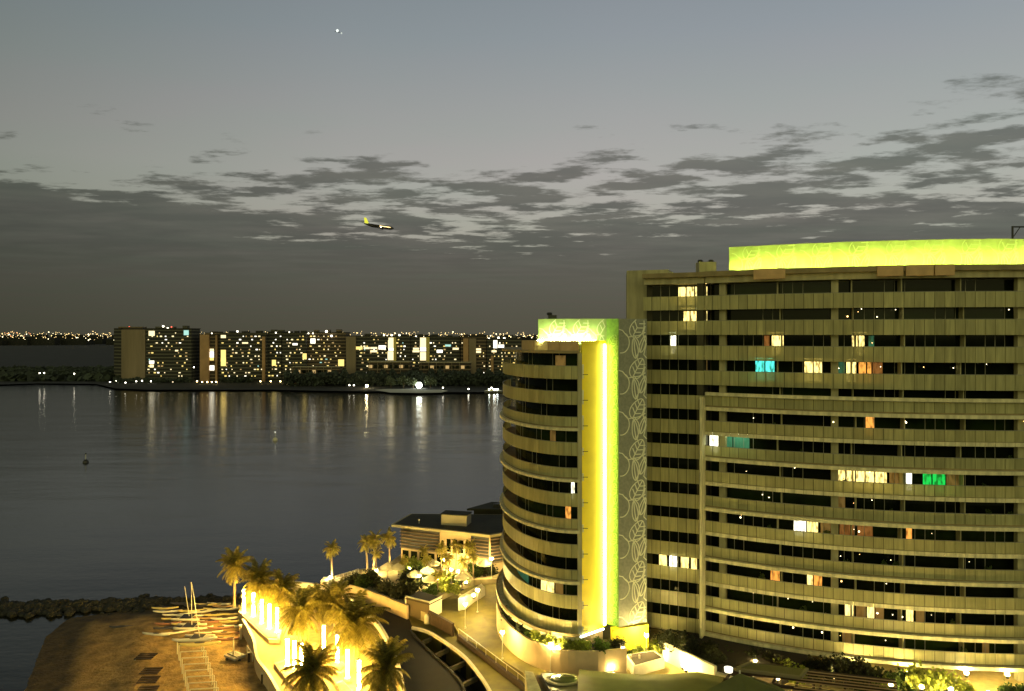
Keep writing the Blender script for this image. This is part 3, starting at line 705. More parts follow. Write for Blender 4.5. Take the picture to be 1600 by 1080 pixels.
mb = MB(); mb.lathe([(.42,0),(.42,1.0),(.36,1.25),(.2,1.42),(.02,1.48)], 14); mb.build('body', WHITEW, t, True)
mb = MB(); mb.lathe([(.5,0),(.5,.12),(.43,.13)], 14); mb.build('base', CREAM, t)
# sloped lit planter ramp beside the court
t = thing('ramp_planter', 'long bright sloped planter pointing to the round tower', 'planter', W(738, 945, 5))
mb = MB(); mb.prism([W(716,950,5)[:2], W(726,948,5)[:2], W(758,926,5)[:2], W(752,920,5)[:2]], 4.5, [6.6,6.6,5.9,5.9]); mb.build('wall', WHITEW, t)
mb = MB(); mb.prism([(q[0]*.995+.0, q[1]+.25) for q in (W(717,949,5), W(725,947,5), W(756,926,5), W(752,921,5))], 5, [6.65,6.65,5.95,5.95]); mb.build('gravel_top', CANVAS, t)
# terrace planters between the light columns
for lab, pts in (('long raised planter under the back row of light columns', [(372,955),(384,948),(440,985),(437,1000),(420,1000)]),
                 ('raised planter under the front row of light columns', [(481,1010),(492,1003),(545,1042),(535,1052),(520,1050)]),
                 ('yellow edged planter around the cluster of light columns', [(428,1036),(446,1030),(480,1062),(468,1084),(448,1062)]),
                 ('narrow planter behind the bottom palm at the terrace edge', [(525,1066),(535,1062),(560,1090),(555,1110),(540,1100)])):
    P3 = [W(a, b, Zt+.5)[:2] for a, b in pts]; cx = sum(p[0] for p in P3)/len(P3); cy = sum(p[1] for p in P3)/len(P3)
    t = thing('planter', lab, 'planter', (cx, cy, Zt), 0, 'planters of the palm terrace')
    mb = MB(); mb.prism(P3, Zt-.1, Zt+.5); mb.build('kerb', WALLC, t)
    mb = MB(); mb.prism([(cx+(p[0]-cx)*.86, cy+(p[1]-cy)*.86) for p in P3], Zt, Zt+.56); mb.build('soil', mat('ochre_gravel', (.42,.26,.08), .95, var=.4, vscale=3), t)
# steps at the terrace rim
t = thing('garden_stairs', 'flight of timber steps inside the curved rim wall', 'stairs', W(592, 1035, Zt))
for k in range(5):
    a = W(581, 1022+k*8.5, Zt+.05); b = W(604+k*2.5, 1020+k*8.5, Zt+.05); mb = MB()
    mb.prism([a[:2], b[:2], (b[0], b[1]+.45), (a[0], a[1]+.45)], Zt, Zt+.22+.0*k); mb.build('step', WOODD, t)
# beach side wall and low rail of the terrace
wall_px('beach_wall', 'low pale wall between sand and palm terrace', 'wall', smooth_px([(380,968),(396,998),(402,1028),(420,1053),(440,1088),(452,1110)]), 4.0, 3.0, .3, WALLC, WHITEW)
PF = Path([W(a, b, 3.9)[:2] for a, b in smooth_px([(386,1000),(410,1032),(434,1062),(450,1092)])])
t = thing('fence', 'slim post and rail fence beside the low beach wall', 'fence', (*PF.at(0), 2))
mb = MB(); sweep(mb, PF, 0, PF.len, -.03, .03, 2.95, 3.02); mb.build('rail', METALP, t)
for k in range(8):
    x, y = PF.at(PF.len*k/7); mb = MB(); mb.tube((x, y, 1.3), (x, y, 3.05), .045); mb.build('post', METALP, t)
# ------------------------------------------------------------------ light columns
GC = 'glowing light columns on the palm terrace'
lc = thing('light_column', '', 'light column', (0,0,0), group=GC, local=True)
mb = MB(); mb.lathe([(.20,.35),(.20,4.1)], 12); mb.build('diffuser', TUBE, lc, True)
mb = MB(); mb.box(0, 0, 0, .7, .7, .34); mb.build('base', WHITEW, lc)
mb = MB(); mb.lathe([(.24,4.1),(.24,4.22),(.1,4.26)], 12); mb.build('cap', METALP, lc)
LC = [(381,960,'leftmost light column of the back row, nearest the water'), (396,966,'second light column of the back row, counted from the water'),
      (409,977,'middle light column of the back row of five'), (421,985,'fourth light column of the back row, counted from the water'),
      (433,991,'light column at the inland end of the back row'), (449,1044,'leftmost light column of the middle cluster'),
      (460,1048,'tall light column in the centre of the middle cluster'), (471,1052,'right hand light column of the middle cluster'),
      (506,1022,'light column at the upper end of the front row, right of the broad palm'), (527,1038,'second light column of the front row'),
      (543,1063,'third light column of the front row, left of the big palm trunk'), (561,1081,'light column directly below the big palm trunk')]
for i, (px, py, lab) in enumerate(LC):
    p = W(px, py, Zt+.3)
    if i == 0: lc.location = p; lc['label'] = lab
    else: dup(lc, p, 0, lab)
# ------------------------------------------------------------------ palms
def make_palm(nm, h, nf, ln, seed, fm, droop=1.0):
    rnd = random.Random(seed)
    t = thing('palm_tree', nm, 'palm tree', (0,0,0), local=True)
    mb = MB(); px_, py_ = 0, 0; segs = 8
    pts = []
    for k in range(segs+1):
        f = k/segs; pts.append((math.sin(f*1.5+seed)*.18*f, math.cos(f*1.2+seed)*.14*f, h*f))
    for k in range(segs): mb.tube(pts[k], pts[k+1], .25-.09*k/segs+(.10 if k == 0 else 0), .25-.09*(k+1)/segs, 8)
    mb.lathe([(.18,h-.7),(.40,h-.3),(.42,h+.1),(.2,h+.4)], 9, pts[-1][0], pts[-1][1])
    mb.build('trunk', TRUNK, t)
    mb = MB(); top = Vector(pts[-1])+Vector((0,0,.1))
    for k in range(nf):
        az = k*2.399+rnd.uniform(-.2,.2); el = R(rnd.choice((78, 60, 45, 28, 10, -12, -32)) + rnd.uniform(-8, 8)); l = ln*rnd.uniform(.82,1.08)
        d = Vector((math.cos(az)*math.cos(el), math.sin(az)*math.cos(el), math.sin(el))); pos = top.copy(); n = 9; st = l/n
        hd = Vector((math.cos(az), math.sin(az), 0)); sd = Vector((-math.sin(az), math.cos(az), 0)); prev = pos
        for q in range(n):
            d = (d+Vector((0,0,-.17*droop*(.5+q/n)))).normalized(); nxt = pos+d*st
            mb.tube(pos, nxt, .035*(1-q/n)+.01, .035*(1-(q+1)/n)+.01, 3, False)
            ll = (.28+.72*math.sin(math.pi*min(1, (q+1.2)/(n+1))))*ln*.27
            for sgn in (-1, 1):
                for sub in (0, .33, .66):
                    b0 = pos.lerp(nxt, sub)-Vector((0,0,.02)); b1 = pos.lerp(nxt, sub+.42)
                    tip = b0+(sd*sgn*.8+d*.55+Vector((0,0,-.35*droop-.25*rnd.random()))).normalized()*ll*rnd.uniform(.8,1.15)
                    mb.tri(b0, b1, tip)
            pos = nxt
    mb.build('crown', fm, t)
    return t
protoA = make_palm('', 7.0, 52, 3.5, 1, FRONDB)
protoB = make_palm('', 5.4, 64, 4.1, 2, FROND)
protoC = make_palm('', 6.8, 44, 2.5, 3, FRONDB, 1.1)
GP = 'palms of the light column terrace'; GQ = 'palms of the restaurant garden'; GR = 'palms in front of the restaurant wall'
PALMS = [  # proto, px, base py, z, scale, label, group
 (protoA, 366, 948, 3.8, .98, 'tall palm nearest the beached boats, its pale trunk left of the light columns', GP),
 (protoB, 404, 962, 3.8, 1.0, 'palm standing over the back row of light columns', GP),
 (protoB, 433, 975, 3.8, 1.0, 'palm with an arching crown above the end of the back row', GP),
 (protoB, 469, 1016, 3.8, 1.0, 'broad dark palm in the middle of the terrace', GP),
 (protoB, 522, 990, 3.8, .95, 'palm half hidden behind the big palm by the rim wall', GP),
 (protoB, 498, 985, 3.8, .8, 'small palm at the back of the terrace by the yellow wall', GP),
 (protoB, 559, 1046, 3.8, 1.22, 'big palm with the widest crown on the terrace', GP),
 (protoB, 484, 1118, 3.8, .95, 'palm cut off by the lower edge, in front of the column cluster', GP),
 (protoB, 601, 1118, 3.8, 1.02, 'dark palm at the lower edge beside the curved rim wall', GP),
 (protoC, 519, 905, 5.3, .80, 'lone slim palm at the water end of the garden wall', GQ),
 (protoC, 574, 893, 5.2, .78, 'leftmost palm of the bright pair by the water', GQ),
 (protoC, 583, 893, 5.2, .86, 'brightest palm of the cluster by the water', GQ),
 (protoC, 609, 889, 5.2, .92, 'palm directly left of the restaurant roof corner', GQ),
 (protoC, 588, 897, 5.2, .60, 'short palm with a white lamp at its foot', GQ),
 (protoC, 690, 893, 5.2, .62, 'leftmost palm against the tan restaurant wall', GR),
 (protoC, 712, 892, 5.2, .66, 'palm before the windows of the tan restaurant wall', GR),
 (protoC, 731, 894, 5.2, .72, 'palm at the right end of the tan restaurant wall', GR),
 (protoC, 748, 892, 5.2, .60, 'dark palm before the right louvred wall', GR),
 (protoC, 664, 888, 5.2, .52, 'small palm before the left louvred wall', GR),
 (protoC, 668, 906, 5.2, .58, 'small palm among the umbrellas left of the lamps', GQ),(protoC, 698, 910, 5.2, .62, 'palm in the middle of the umbrella garden', GQ),
 (protoC, 722, 914, 5.2, .60, 'palm between the umbrellas and the sloped planter', GQ),(protoC, 740, 904, 5.2, .62, 'palm behind the top of the sloped planter', GQ),
 (protoC, 684, 928, 5.2, .50, 'short palm at the front of the umbrella garden', GQ),(protoC, 630, 904, 5.2, .52, 'short palm left of the bright lime shrub', GQ)]
seen = set()
for k, (pr, px, py, z, s, lab, g) in enumerate(PALMS):
    loc = W(px, py, z); rz = k*1.3
    if pr.name not in seen:
        KIDS[pr.name] = [(c, children(c)) for c in children(pr)]
        pr.location = loc; pr.rotation_euler.z = rz; pr.scale = (s,)*3; pr['label'] = lab; pr['group'] = g; seen.add(pr.name)
    else:
        q_ = dup(pr, loc, rz, lab, g, s); q_.rotation_euler = (R(random.uniform(-5,5)), R(random.uniform(-5,5)), rz); q_.scale = (s*random.uniform(.9,1.08), s*random.uniform(.9,1.08), s*random.uniform(.92,1.06))
# ------------------------------------------------------------------ shrubs
def make_shrub(seed, mt, rx=1, ry=1, rz=1, n=1300, s=.17, name='shrub'):
    t = thing(name, '', name.replace('_', ' '), (0,0,0), local=True)
    shrub_mesh(n, rx, ry, rz, s, seed, mt).build('foliage', mt, t)
    mb = MB()
    for k in range(5):
        a = k*1.26; mb.tube((0,0,0), (math.cos(a)*rx*.4, math.sin(a)*ry*.4, rz*.6), .04, .015, 5)
    mb.build('stems', STEM, t); return t
SP = {'d': make_shrub(11, LEAFB, 1.1, 1.1, 1.0), 'g': make_shrub(12, LEAF), 'y': make_shrub(13, LEAFY)}
used = set()
def place_shrub(key, px, py, z, s, lab, group, rz=None):
    pr = SP[key]; loc = W(px, py, z); rz = random.random()*6 if rz is None else rz
    if key not in used:
        KIDS[pr.name] = [(c, children(c)) for c in children(pr)]
        pr.location = loc; pr.scale = (s,)*3; pr['label'] = lab; pr['group'] = group; used.add(key)
    else: dup(pr, loc, rz, lab, group, s)
# planted on the tower planter (along the path)
G1 = 'shrubs in the curved planter'
names1 = ['dark shrub at the far left end of the curved planter','dark shrub beside the pale flowers in the curved planter','low shrub left of the middle of the curved planter',
 'dense green shrub near the middle of the curved planter','brightly lit lime shrub left of centre in the planter','brightest yellow green shrub below the tower balconies',
 'lime shrub right of the brightest one','rounded lime shrub near the pilaster foot','green shrub right below the pilaster','dark green shrub at the right tip of the planter']
for k, nm in enumerate(names1):
    f = .40+.58*k/9; x, y = PL.at(PL.len*f, -1.4-.5*(k % 2)); key = 'dddgyyyygd'[k]; s = [1.0,1.0,1.1,1.15,1.15,1.3,1.15,1.15,1.1,1.0][k]
    pr = SP[key]
    if key not in used:
        KIDS[pr.name] = [(c, children(c)) for c in children(pr)]; pr.location = (x, y, 8.3); pr.scale = (s,)*3; pr['label'] = nm; pr['group'] = G1; used.add(key)
    else: dup(pr, (x, y, 8.3), k*1.1, nm, G1, s)
G2 = 'hedge shrubs before the curved block'
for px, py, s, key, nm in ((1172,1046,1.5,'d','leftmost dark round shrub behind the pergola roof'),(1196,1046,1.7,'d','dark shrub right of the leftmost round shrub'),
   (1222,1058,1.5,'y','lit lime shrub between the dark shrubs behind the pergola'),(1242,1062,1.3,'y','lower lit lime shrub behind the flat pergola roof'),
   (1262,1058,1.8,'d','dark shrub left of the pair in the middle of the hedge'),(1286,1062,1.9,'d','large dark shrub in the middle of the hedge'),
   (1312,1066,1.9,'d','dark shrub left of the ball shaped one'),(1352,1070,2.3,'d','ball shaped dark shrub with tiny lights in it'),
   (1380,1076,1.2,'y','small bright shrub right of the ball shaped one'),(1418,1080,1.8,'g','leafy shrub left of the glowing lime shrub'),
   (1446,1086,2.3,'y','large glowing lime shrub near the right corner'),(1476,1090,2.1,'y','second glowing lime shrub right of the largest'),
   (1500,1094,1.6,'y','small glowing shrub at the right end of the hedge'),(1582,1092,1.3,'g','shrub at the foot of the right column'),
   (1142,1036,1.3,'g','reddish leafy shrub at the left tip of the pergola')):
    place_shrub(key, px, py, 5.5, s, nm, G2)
G3 = 'shrubs of the entrance garden'
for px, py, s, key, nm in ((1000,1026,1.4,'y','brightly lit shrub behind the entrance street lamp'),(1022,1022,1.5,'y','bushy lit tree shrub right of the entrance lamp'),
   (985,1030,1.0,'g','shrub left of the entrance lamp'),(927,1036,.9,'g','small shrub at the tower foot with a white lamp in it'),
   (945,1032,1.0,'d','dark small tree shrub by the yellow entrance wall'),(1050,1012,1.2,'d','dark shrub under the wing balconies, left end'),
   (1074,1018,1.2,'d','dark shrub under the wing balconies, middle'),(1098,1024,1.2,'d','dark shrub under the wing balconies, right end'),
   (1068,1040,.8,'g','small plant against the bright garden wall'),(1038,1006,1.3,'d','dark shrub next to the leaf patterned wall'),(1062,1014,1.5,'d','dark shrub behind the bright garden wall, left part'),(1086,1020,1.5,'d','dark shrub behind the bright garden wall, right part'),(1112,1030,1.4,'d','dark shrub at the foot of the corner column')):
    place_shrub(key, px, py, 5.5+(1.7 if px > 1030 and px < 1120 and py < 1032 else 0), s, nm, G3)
G4 = 'shrubs of the restaurant garden'
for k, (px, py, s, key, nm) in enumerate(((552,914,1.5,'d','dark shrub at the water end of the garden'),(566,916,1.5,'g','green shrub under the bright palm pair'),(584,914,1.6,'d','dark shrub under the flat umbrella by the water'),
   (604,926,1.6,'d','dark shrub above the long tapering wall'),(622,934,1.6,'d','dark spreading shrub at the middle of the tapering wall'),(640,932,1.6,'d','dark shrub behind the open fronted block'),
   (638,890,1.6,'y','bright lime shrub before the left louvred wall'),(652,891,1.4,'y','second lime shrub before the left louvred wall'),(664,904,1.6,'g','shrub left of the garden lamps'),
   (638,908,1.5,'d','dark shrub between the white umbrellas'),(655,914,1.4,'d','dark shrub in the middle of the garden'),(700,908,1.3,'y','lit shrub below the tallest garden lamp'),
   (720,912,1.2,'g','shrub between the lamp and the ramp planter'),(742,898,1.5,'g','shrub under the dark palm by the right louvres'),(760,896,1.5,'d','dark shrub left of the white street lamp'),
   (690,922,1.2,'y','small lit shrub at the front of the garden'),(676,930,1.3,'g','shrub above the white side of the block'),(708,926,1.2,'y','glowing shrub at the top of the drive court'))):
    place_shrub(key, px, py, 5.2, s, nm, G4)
# ------------------------------------------------------------------ lamps
GL = 'white street lamps of the drive court'
sl = thing('street_lamp', '', 'street lamp', (0,0,0), group=GL, local=True)
mb = MB(); mb.tube((0,0,0), (0,0,3.6), .07, .05, 8); mb.lathe([(.16,0),(.16,.25),(.08,.3)], 10); mb.build('pole', WHITEW, sl)
mb = MB(); mb.ball((0,0,3.78), .26, 10, 8); mb.build('globe', GLOBE, sl, True)
mb = MB(); mb.lathe([(.05,3.98),(.26,4.0),(.03,4.12)], 10); mb.build('cap', DARKM, sl)
LAMPS = [(785,1031,5.2,'street lamp left of the curved planter wall'),(860,1052,5.6,'street lamp in front of the curved planter wall'),(1010,1036,5.5,'street lamp in the middle of the bright entrance plaza'),
 (768,905,5.0,'tall white street lamp before the right end of the restaurant'),(727,982,4.6,'street lamp in the drive court beside the low dark wall'),(746,958,4.6,'street lamp casting yellow pools across the court'),
 (694,898,5.2,'lamp among the palms before the tan restaurant wall'),(705,915,5.2,'very bright lamp in the middle of the garden umbrellas'),(973,1046,5.5,'small lamp at the left of the bright entrance plaza'),
 (655,925,5.2,'lamp beside a white umbrella at the left of the garden')]
for i, (px, py, z, lab) in enumerate(LAMPS):
    if i == 0: sl.location = W(px, py, z); sl['label'] = lab
    else: dup(sl, W(px, py, z), 0, lab, GL, .75 if i in (6,7,9,8) else 1)
GS = 'low ground spotlights'
fl = thing('ground_spotlight', '', 'spotlight', (0,0,0), group=GS, local=True)
mb = MB(); mb.lathe([(.2,0),(.2,.25),(.26,.4)], 10); mb.build('housing', DARKM, fl)
mb = MB(); mb.ball((0,0,.5), .24, 8, 6); mb.build('lens', GLOBE, fl, True)
for i, (px, py, z, lab) in enumerate(((1068,1046,6.2,'dazzling spotlight at the foot of the bright garden wall'),(955,1051,6,'spotlight on the left rim of the plaza'),(930,1030,6.2,'white spotlight in the small shrub by the tower foot'),
   (516,907,5.4,'white spotlight at the foot of the lone slim palm'),(588,896,5.3,'white spotlight at the foot of the short palm'),(552,909,5.4,'small spotlight at the corner of the garden wall'),
   (1072,1050,6.0,'spotlight beside the dazzling one'),(740,935,6.8,'spotlight on top of the sloped planter'),(660,910,5.4,'spotlight beside the umbrella at the left of the garden'),
   (1215,1066,6.6,'spotlight hidden in the lime shrubs behind the pergola'),(1440,1080,7.4,'spotlight under the large glowing lime shrub'),(1486,1084,7.0,'spotlight under the small glowing shrub near the right corner'),
   (640,893,5.3,'spotlight under the bright lime shrub by the louvred wall'),(716,897,5.3,'spotlight under the palms of the tan wall'),(468,935,3.9,'spotlight behind the arching palm of the terrace'),
   (871,1019,8.4,'spotlight under the brightest planter shrub'),(1022,1030,5.6,'spotlight under the bushy lit shrub by the lamp'),(985,1024,5.6,'spotlight before the yellow entrance wall'),
   (1392,1076,6.0,'spotlight at the right end of the pergola'),(1545,1090,5.6,'spotlight near the foot of the right column'),(1300,1060,5.6,'spotlight behind the dark shrubs in the middle of the hedge'),
   (1180,1040,6.6,'added spotlight at the left end of the hedge behind the pergola'),(1344,1050,6.6,'added spotlight left of the ball shaped shrub'),(1420,1056,6.6,'added spotlight close under the balconies right of the ball shaped shrub'),(1510,1058,6.6,'added spotlight close under the balconies near the right corner'),(1574,1060,6.6,'added spotlight beside the right column'),  # this row is added to brighten the lower balcony fronts
   (683,910,5.3,'spotlight between the umbrellas in the middle of the garden'),(728,914,5.3,'spotlight beside the sloped planter'),(700,924,5.3,'spotlight at the front edge of the garden'),
   (748,894,5.3,'spotlight under the dark palm by the right louvres'),(624,890,5.3,'spotlight at the left end of the restaurant wall'))):
    if i == 0: fl.location = W(px, py, z); fl['label'] = lab
    else: dup(fl, W(px, py, z), 0, lab, GS, 1)
# ------------------------------------------------------------------ umbrellas
GU = 'cream umbrellas of the restaurant garden'
um = thing('garden_umbrella', '', 'umbrella', (0,0,0), group=GU, local=True)
mb = MB(); mb.tube((0,0,0), (0,0,2.8), .05); mb.box(0,0,0,.6,.6,.1); mb.build('pole', WOODD, um)
mb = MB(); n = len(mb.v); mb.v += [(0,0,3.15)]+[(1.4*math.cos(k*math.pi/4), 1.4*math.sin(k*math.pi/4), 2.3) for k in range(8)]+[(1.4*math.cos(k*math.pi/4), 1.4*math.sin(k*math.pi/4), 2.05) for k in range(8)]
mb.f += [(0, 1+k, 1+(k+1) % 8) for k in range(8)]+[(1+k, 9+k, 9+(k+1) % 8, 1+(k+1) % 8) for k in range(8)]; mb.build('canopy', CANVAS, um)
for i, (px, py, lab) in enumerate(((606,905,'wide umbrella nearest the water'),(622,906,'second umbrella from the water, its canopy bright'),(648,918,'umbrella left of the bright spotlight'),(668,912,'umbrella behind the spotlight in the left garden'),
   (672,926,'umbrella nearest the open fronted block'),(722,922,'umbrella at the top of the drive court'),(750,888,'umbrella closest to the right louvred wall'),(676,900,'umbrella before the tan restaurant wall'),(757,900,'umbrella left of the tall white street lamp'))):
    loc = W(px, py, 5.2)
    if i == 0: um.location = loc; um['label'] = lab
    else: dup(um, loc, i*.4, lab, GU, 1)
# ------------------------------------------------------------------ restaurant
rs = thing('restaurant_building', 'low flat roofed waterside building with dark louvred walls', 'restaurant', (-10, 150, 5.2))
rp = [(-23.6,150),(-4.1,142),(4.5,147),(6.5,158),(-21,159)]
inner = [(-21.8,151),(-4.2,143.6),(3.5,148),(5,157),(-19.5,157.5)]
m = MB(); m.prism(rp, 12.35, 12.8); m.build('roof', mat('roof_edge_pale', (.45,.38,.20), .8), rs)
m = MB(); m.prism([(-22.9,150.3),(-4.2,142.8),(3.9,147.3),(5.9,157.5),(-20.6,158.4)], 12.81, 12.9); m.build('roof_felt', ROOFD, rs)
m = MB(); m.prism(inner, 5.2, 12.33); m.build('wall', WALLC, rs)
def along(a, b, f): return (a[0]+(b[0]-a[0])*f, a[1]+(b[1]-a[1])*f)
def louver(f0, f1, a, b, z0, z1):
    d = Vector((b[0]-a[0], b[1]-a[1])).normalized(); n = Vector((d.y, -d.x))
    p = along(a, b, f0); q = along(a, b, f1)
    mb = MB(); mb.prism([(p[0]+n.x*.02, p[1]+n.y*.02), (q[0]+n.x*.02, q[1]+n.y*.02), (q[0]+n.x*.12, q[1]+n.y*.12), (p[0]+n.x*.12, p[1]+n.y*.12)][::1], z0, z1); fr = mb.build('louvre_panel', DARKM, rs)
    mb = MB(); z = z0+.2
    while z < z1:
        mb.prism([(p[0]+n.x*.14, p[1]+n.y*.14), (q[0]+n.x*.14, q[1]+n.y*.14), (q[0]+n.x*.5, q[1]+n.y*.5), (p[0]+n.x*.5, p[1]+n.y*.5)], z, z+.09); z += .62
    mb.build('slats', mat('louvre_slat', (.30,.20,.11), .7), fr)
louver(0, .45, inner[0], inner[1], 8.0, 11.9); louver(.80, .995, inner[0], inner[1], 8.0, 11.9); louver(.02, .9, inner[1], inner[2], 7.0, 11.9)
for f in (.02, .12, .22, .32, .42):
    p = along(inner[0], inner[1], f); q = along(inner[0], inner[1], f+.07); mb = MB(); mb.prism([(p[0]-.05,p[1]-.15),(q[0]-.05,q[1]-.15),(q[0],q[1]+.05),(p[0],p[1]+.05)], 5.3, 7.6); mb.build('window', GLASS, rs)
for f in (.53, .60, .67, .74):
    p = along(inner[0], inner[1], f); q = along(inner[0], inner[1], f+.045); mb = MB(); mb.prism([(p[0]-.05,p[1]-.15),(q[0]-.05,q[1]-.15),(q[0],q[1]+.05),(p[0],p[1]+.05)], 8.4, 10.8); mb.build('window', GLASS, rs)
m = MB(); m.box(-10.9, 150.2, 12.9, 5.2, 3, 2.0, R(-14)); m.build('roof_box', mat('roof_box_cladding', (.42,.38,.24), .7), rs)
m = MB(); m.box(-10.9, 150.2, 14.9, 5.5, 3.3, .15, R(-14)); m.build('roof_box_lid', ROOFD, rs)
m = MB(); m.tube((-18.2,150.4,12.9), (-18.2,150.4,13.5), .06); m.ball((-18.2,150.4,13.6), .18); m.build('roof_vent', WHITEW, rs)
t = thing('annex_building', 'dark stepped flat roofs behind the restaurant beside the round tower', 'building', (-1, 162, 5))
m = MB(); m.prism([(-8,160.4),(6,159.2),(8,164),(-4,166)], 5.2, 13.2); m.build('wall', ROOFD, t)
m = MB(); m.prism([(-9.4,160),(6.4,158.9),(8.8,164.5),(-4.4,166.6)], 13.2, 13.6); m.build('roof', ROOFD, t)
m = MB(); m.prism([(-4,161.6),(5,161),(6.5,164),(-1,165.4)], 13.6, 14.2); m.build('roof_lantern', DARKM, t)
# waterside railing near the lone palm
PF = Path([W(a, b, 6.2)[:2] for a, b in ((505,905),(512,905),(530,899),(545,895),(560,890))])
t = thing('waterside_railing', 'dark railing behind the lone slim palm at the water', 'railing', (*PF.at(0), 5.2))
for z_ in (5.6, 5.95, 6.3): 
    mb = MB(); sweep(mb, PF, 0, PF.len, -.03, .03, z_, z_+.05); mb.build('rail', DARKM if z_ < 6.2 else METALP, t)
for k in range(10):
    x, y = PF.at(PF.len*k/9); mb = MB(); mb.tube((x, y, 5.1), (x, y, 6.32), .04); mb.build('post', METALP, t)
t = thing('palm_plinth', 'square white plinth under the lone slim palm', 'plinth', W(516, 911, 5.2))
x, y, z = W(519, 907, 5.2); m = MB(); m.box(x-.2, y, 4, 3.2, 2.4, 1.35); m.build('body', WALLC, t); m = MB(); m.box(x-.2, y, 5.36, 3.3, 2.5, .1); m.build('coping', WHITEW, t)
# ------------------------------------------------------------------ plaza walls and planters
GX = 'white planter boxes of the entrance plaza'
for lab, pts, z0, z1, mt in (
  ('big white planter box right of the entrance lamp', [(15.8,99.6),(20.3,102.2),(19.4,104.6),(15.2,103.2)], 5.5, 6.9, WHITEW),
  ('low stepped white planter left of the entrance lamp', [(10.2,99.9),(13.6,100.3),(13.2,102.2),(10.4,101.9)], 5.5, 6.3, WHITEW),
  ('small white planter below the spotlight shrub', [(11,98.4),(13.4,98.6),(13.2,99.7),(11,99.6)], 5.5, 6.2, WHITEW)):
    cx = sum(p[0] for p in pts)/4; cy = sum(p[1] for p in pts)/4; t = thing('planter_box', lab, 'planter', (cx, cy, z0), 0, GX)
    m = MB(); m.prism(pts, z0, z1); m.build('box', mt, t)
    m = MB(); m.prism([(cx+(p[0]-cx)*.86, cy+(p[1]-cy)*.86) for p in pts], z1, z1+.05); m.build('soil', mat('dark_soil', (.04,.03,.015)), t)
t = thing('garden_wall', 'long bright cream wall running from the tower to the pergola', 'wall', (23, 100, 5.5))
m = MB(); m.prism([(20.6,104.8),(25.6,97.2),(26.0,97.4),(21.0,105.0)], 5.5, 7.9); m.build('wall', WHITEW, t)
m = MB(); m.prism([(25.7,97.0),(28.4,94.6),(28.8,95.0),(26.1,97.4)], 5.5, 7.2); m.build('low_wall', WHITEW, t)
m = MB(); m.prism([(21.1,105),(26.1,97.6),(34,97),(40,102),(28,112)], 5.5, 7.2); m.build('planting_bed', mat('dark_soil', (.04,.03,.015)), t)
t = thing('entrance_gate', 'small pale gate with dark bars in the plaza rim', 'gate', W(992, 1044, 5.5))
x, y, z = W(992, 1046, 5.5)
for dx in (-.6, .6): m = MB(); m.box(x+dx, y, z, .2, .25, 1.9); m.build('gate_post', WHITEW, t)
m = MB()
for k in range(5): m.tube((x-.4+k*.2, y, z+.1), (x-.4+k*.2, y, z+1.7), .03, n=5)
m.build('bars', DARKM, t)
# ------------------------------------------------------------------ canopies, pergola, gatehouse at the lower edge
t = thing('tensile_canopy', 'large olive fabric canopy with curved upper edge below the plaza', 'canopy', (14, 88, 5.5))
mb = MB(); g = []
top = [(905,1046),(950,1051),(1000,1054),(1050,1053),(1090,1050),(1120,1056),(1160,1064)]
for j in range(6):
    row = []
    for i, (a, b) in enumerate(top):
        x0, y0, _ = W(a, b, 8.2); f = j/5; row.append((x0*(1-f*.12)-.5*f, y0-f*13, 8.2+math.sin(f*3.1)*.5-abs(i-3)*.04*f))
    g.append(row)
base = len(mb.v); 
for row in g: mb.v += row
for j in range(5):
    for i in range(6):
        a = base+j*7+i; mb.f.append((a, a+7, a+8, a+1))
o = mb.build('fabric', OLIVEC, t, True); md = o.modifiers.new('thick', 'SOLIDIFY'); md.thickness = .06
for a, b in ((905,1046),(1000,1054),(1120,1056)):
    x, y, z = W(a, b, 8.2); m = MB(); m.tube((x+.1, y-.3, 4.4), (x+.1, y-.3, 8.15), .09); m.build('post', METALP, t)
t = thing('cone_canopy', 'pointed olive canopy in front of the dark pergola', 'canopy', (25, 84, 5.5))
mb = MB(); px_, py_, pz_ = D(1156, 1052, 86); rimp = [D(1120,1084,84), D(1060,1100,80), D(1110,1160,76), D(1200,1170,76), D(1262,1100,80), D(1215,1072,86), D(1150,1066,90)]
n = len(mb.v); mb.v += [(px_, py_, pz_)]+[tuple(p) for p in rimp]; mb.f += [(0, 1+k, 1+(k+1) % 7) for k in range(7)]
o = mb.build('fabric', OLIVEC, t); o.modifiers.new('thick', 'SOLIDIFY').thickness = .06
m = MB(); m.tube((px_, py_, 5.5), (px_, py_, pz_+.3), .1); m.build('mast', METALP, t)
m = MB(); m.lathe([(.45, pz_-.1), (.5, pz_+.35), (.2, pz_+.45)], 12, px_-1.1, py_+.6); m.build('lantern', emat('canopy_lantern', (1,.95,.75), 1.6), t)
t = thing('pergola', 'dark timber pergola with a solid roof panel and open lattice end', 'pergola', (35, 88, 5.5))
def PZ(a, b): return W(a, b, 9.3)
A_, B_, C__, D__ = PZ(1150,1036), PZ(1400,1064), PZ(1412,1150), PZ(1090,1110)
def bil(u_, v_):
    p = [A_[k]*(1-u_)*(1-v_)+B_[k]*u_*(1-v_)+C__[k]*u_*v_+D__[k]*(1-u_)*v_ for k in range(2)]; return p
def beam(u0, v0, u1, v1, z, wd, h, mb):
    a = Vector(bil(u0, v0)); b = Vector(bil(u1, v1)); d = b-a; mb.box((a.x+b.x)/2, (a.y+b.y)/2, z, d.length, wd, h, math.atan2(d.y, d.x))
for v_ in (0, .18, .36, .54, .72, .9):
    mb = MB(); beam(0, v_, 1, v_, 9.0, .75 if v_ == 0 else .2, .35, mb); mb.build('beam', WOODD, t)
for u_ in (0, .14, .28, .42, .56, .70, .84, .998):
    mb = MB(); beam(u_, 0, u_, 1, 8.72, .22, .27, mb); mb.build('cross_beam', WOODD, t)
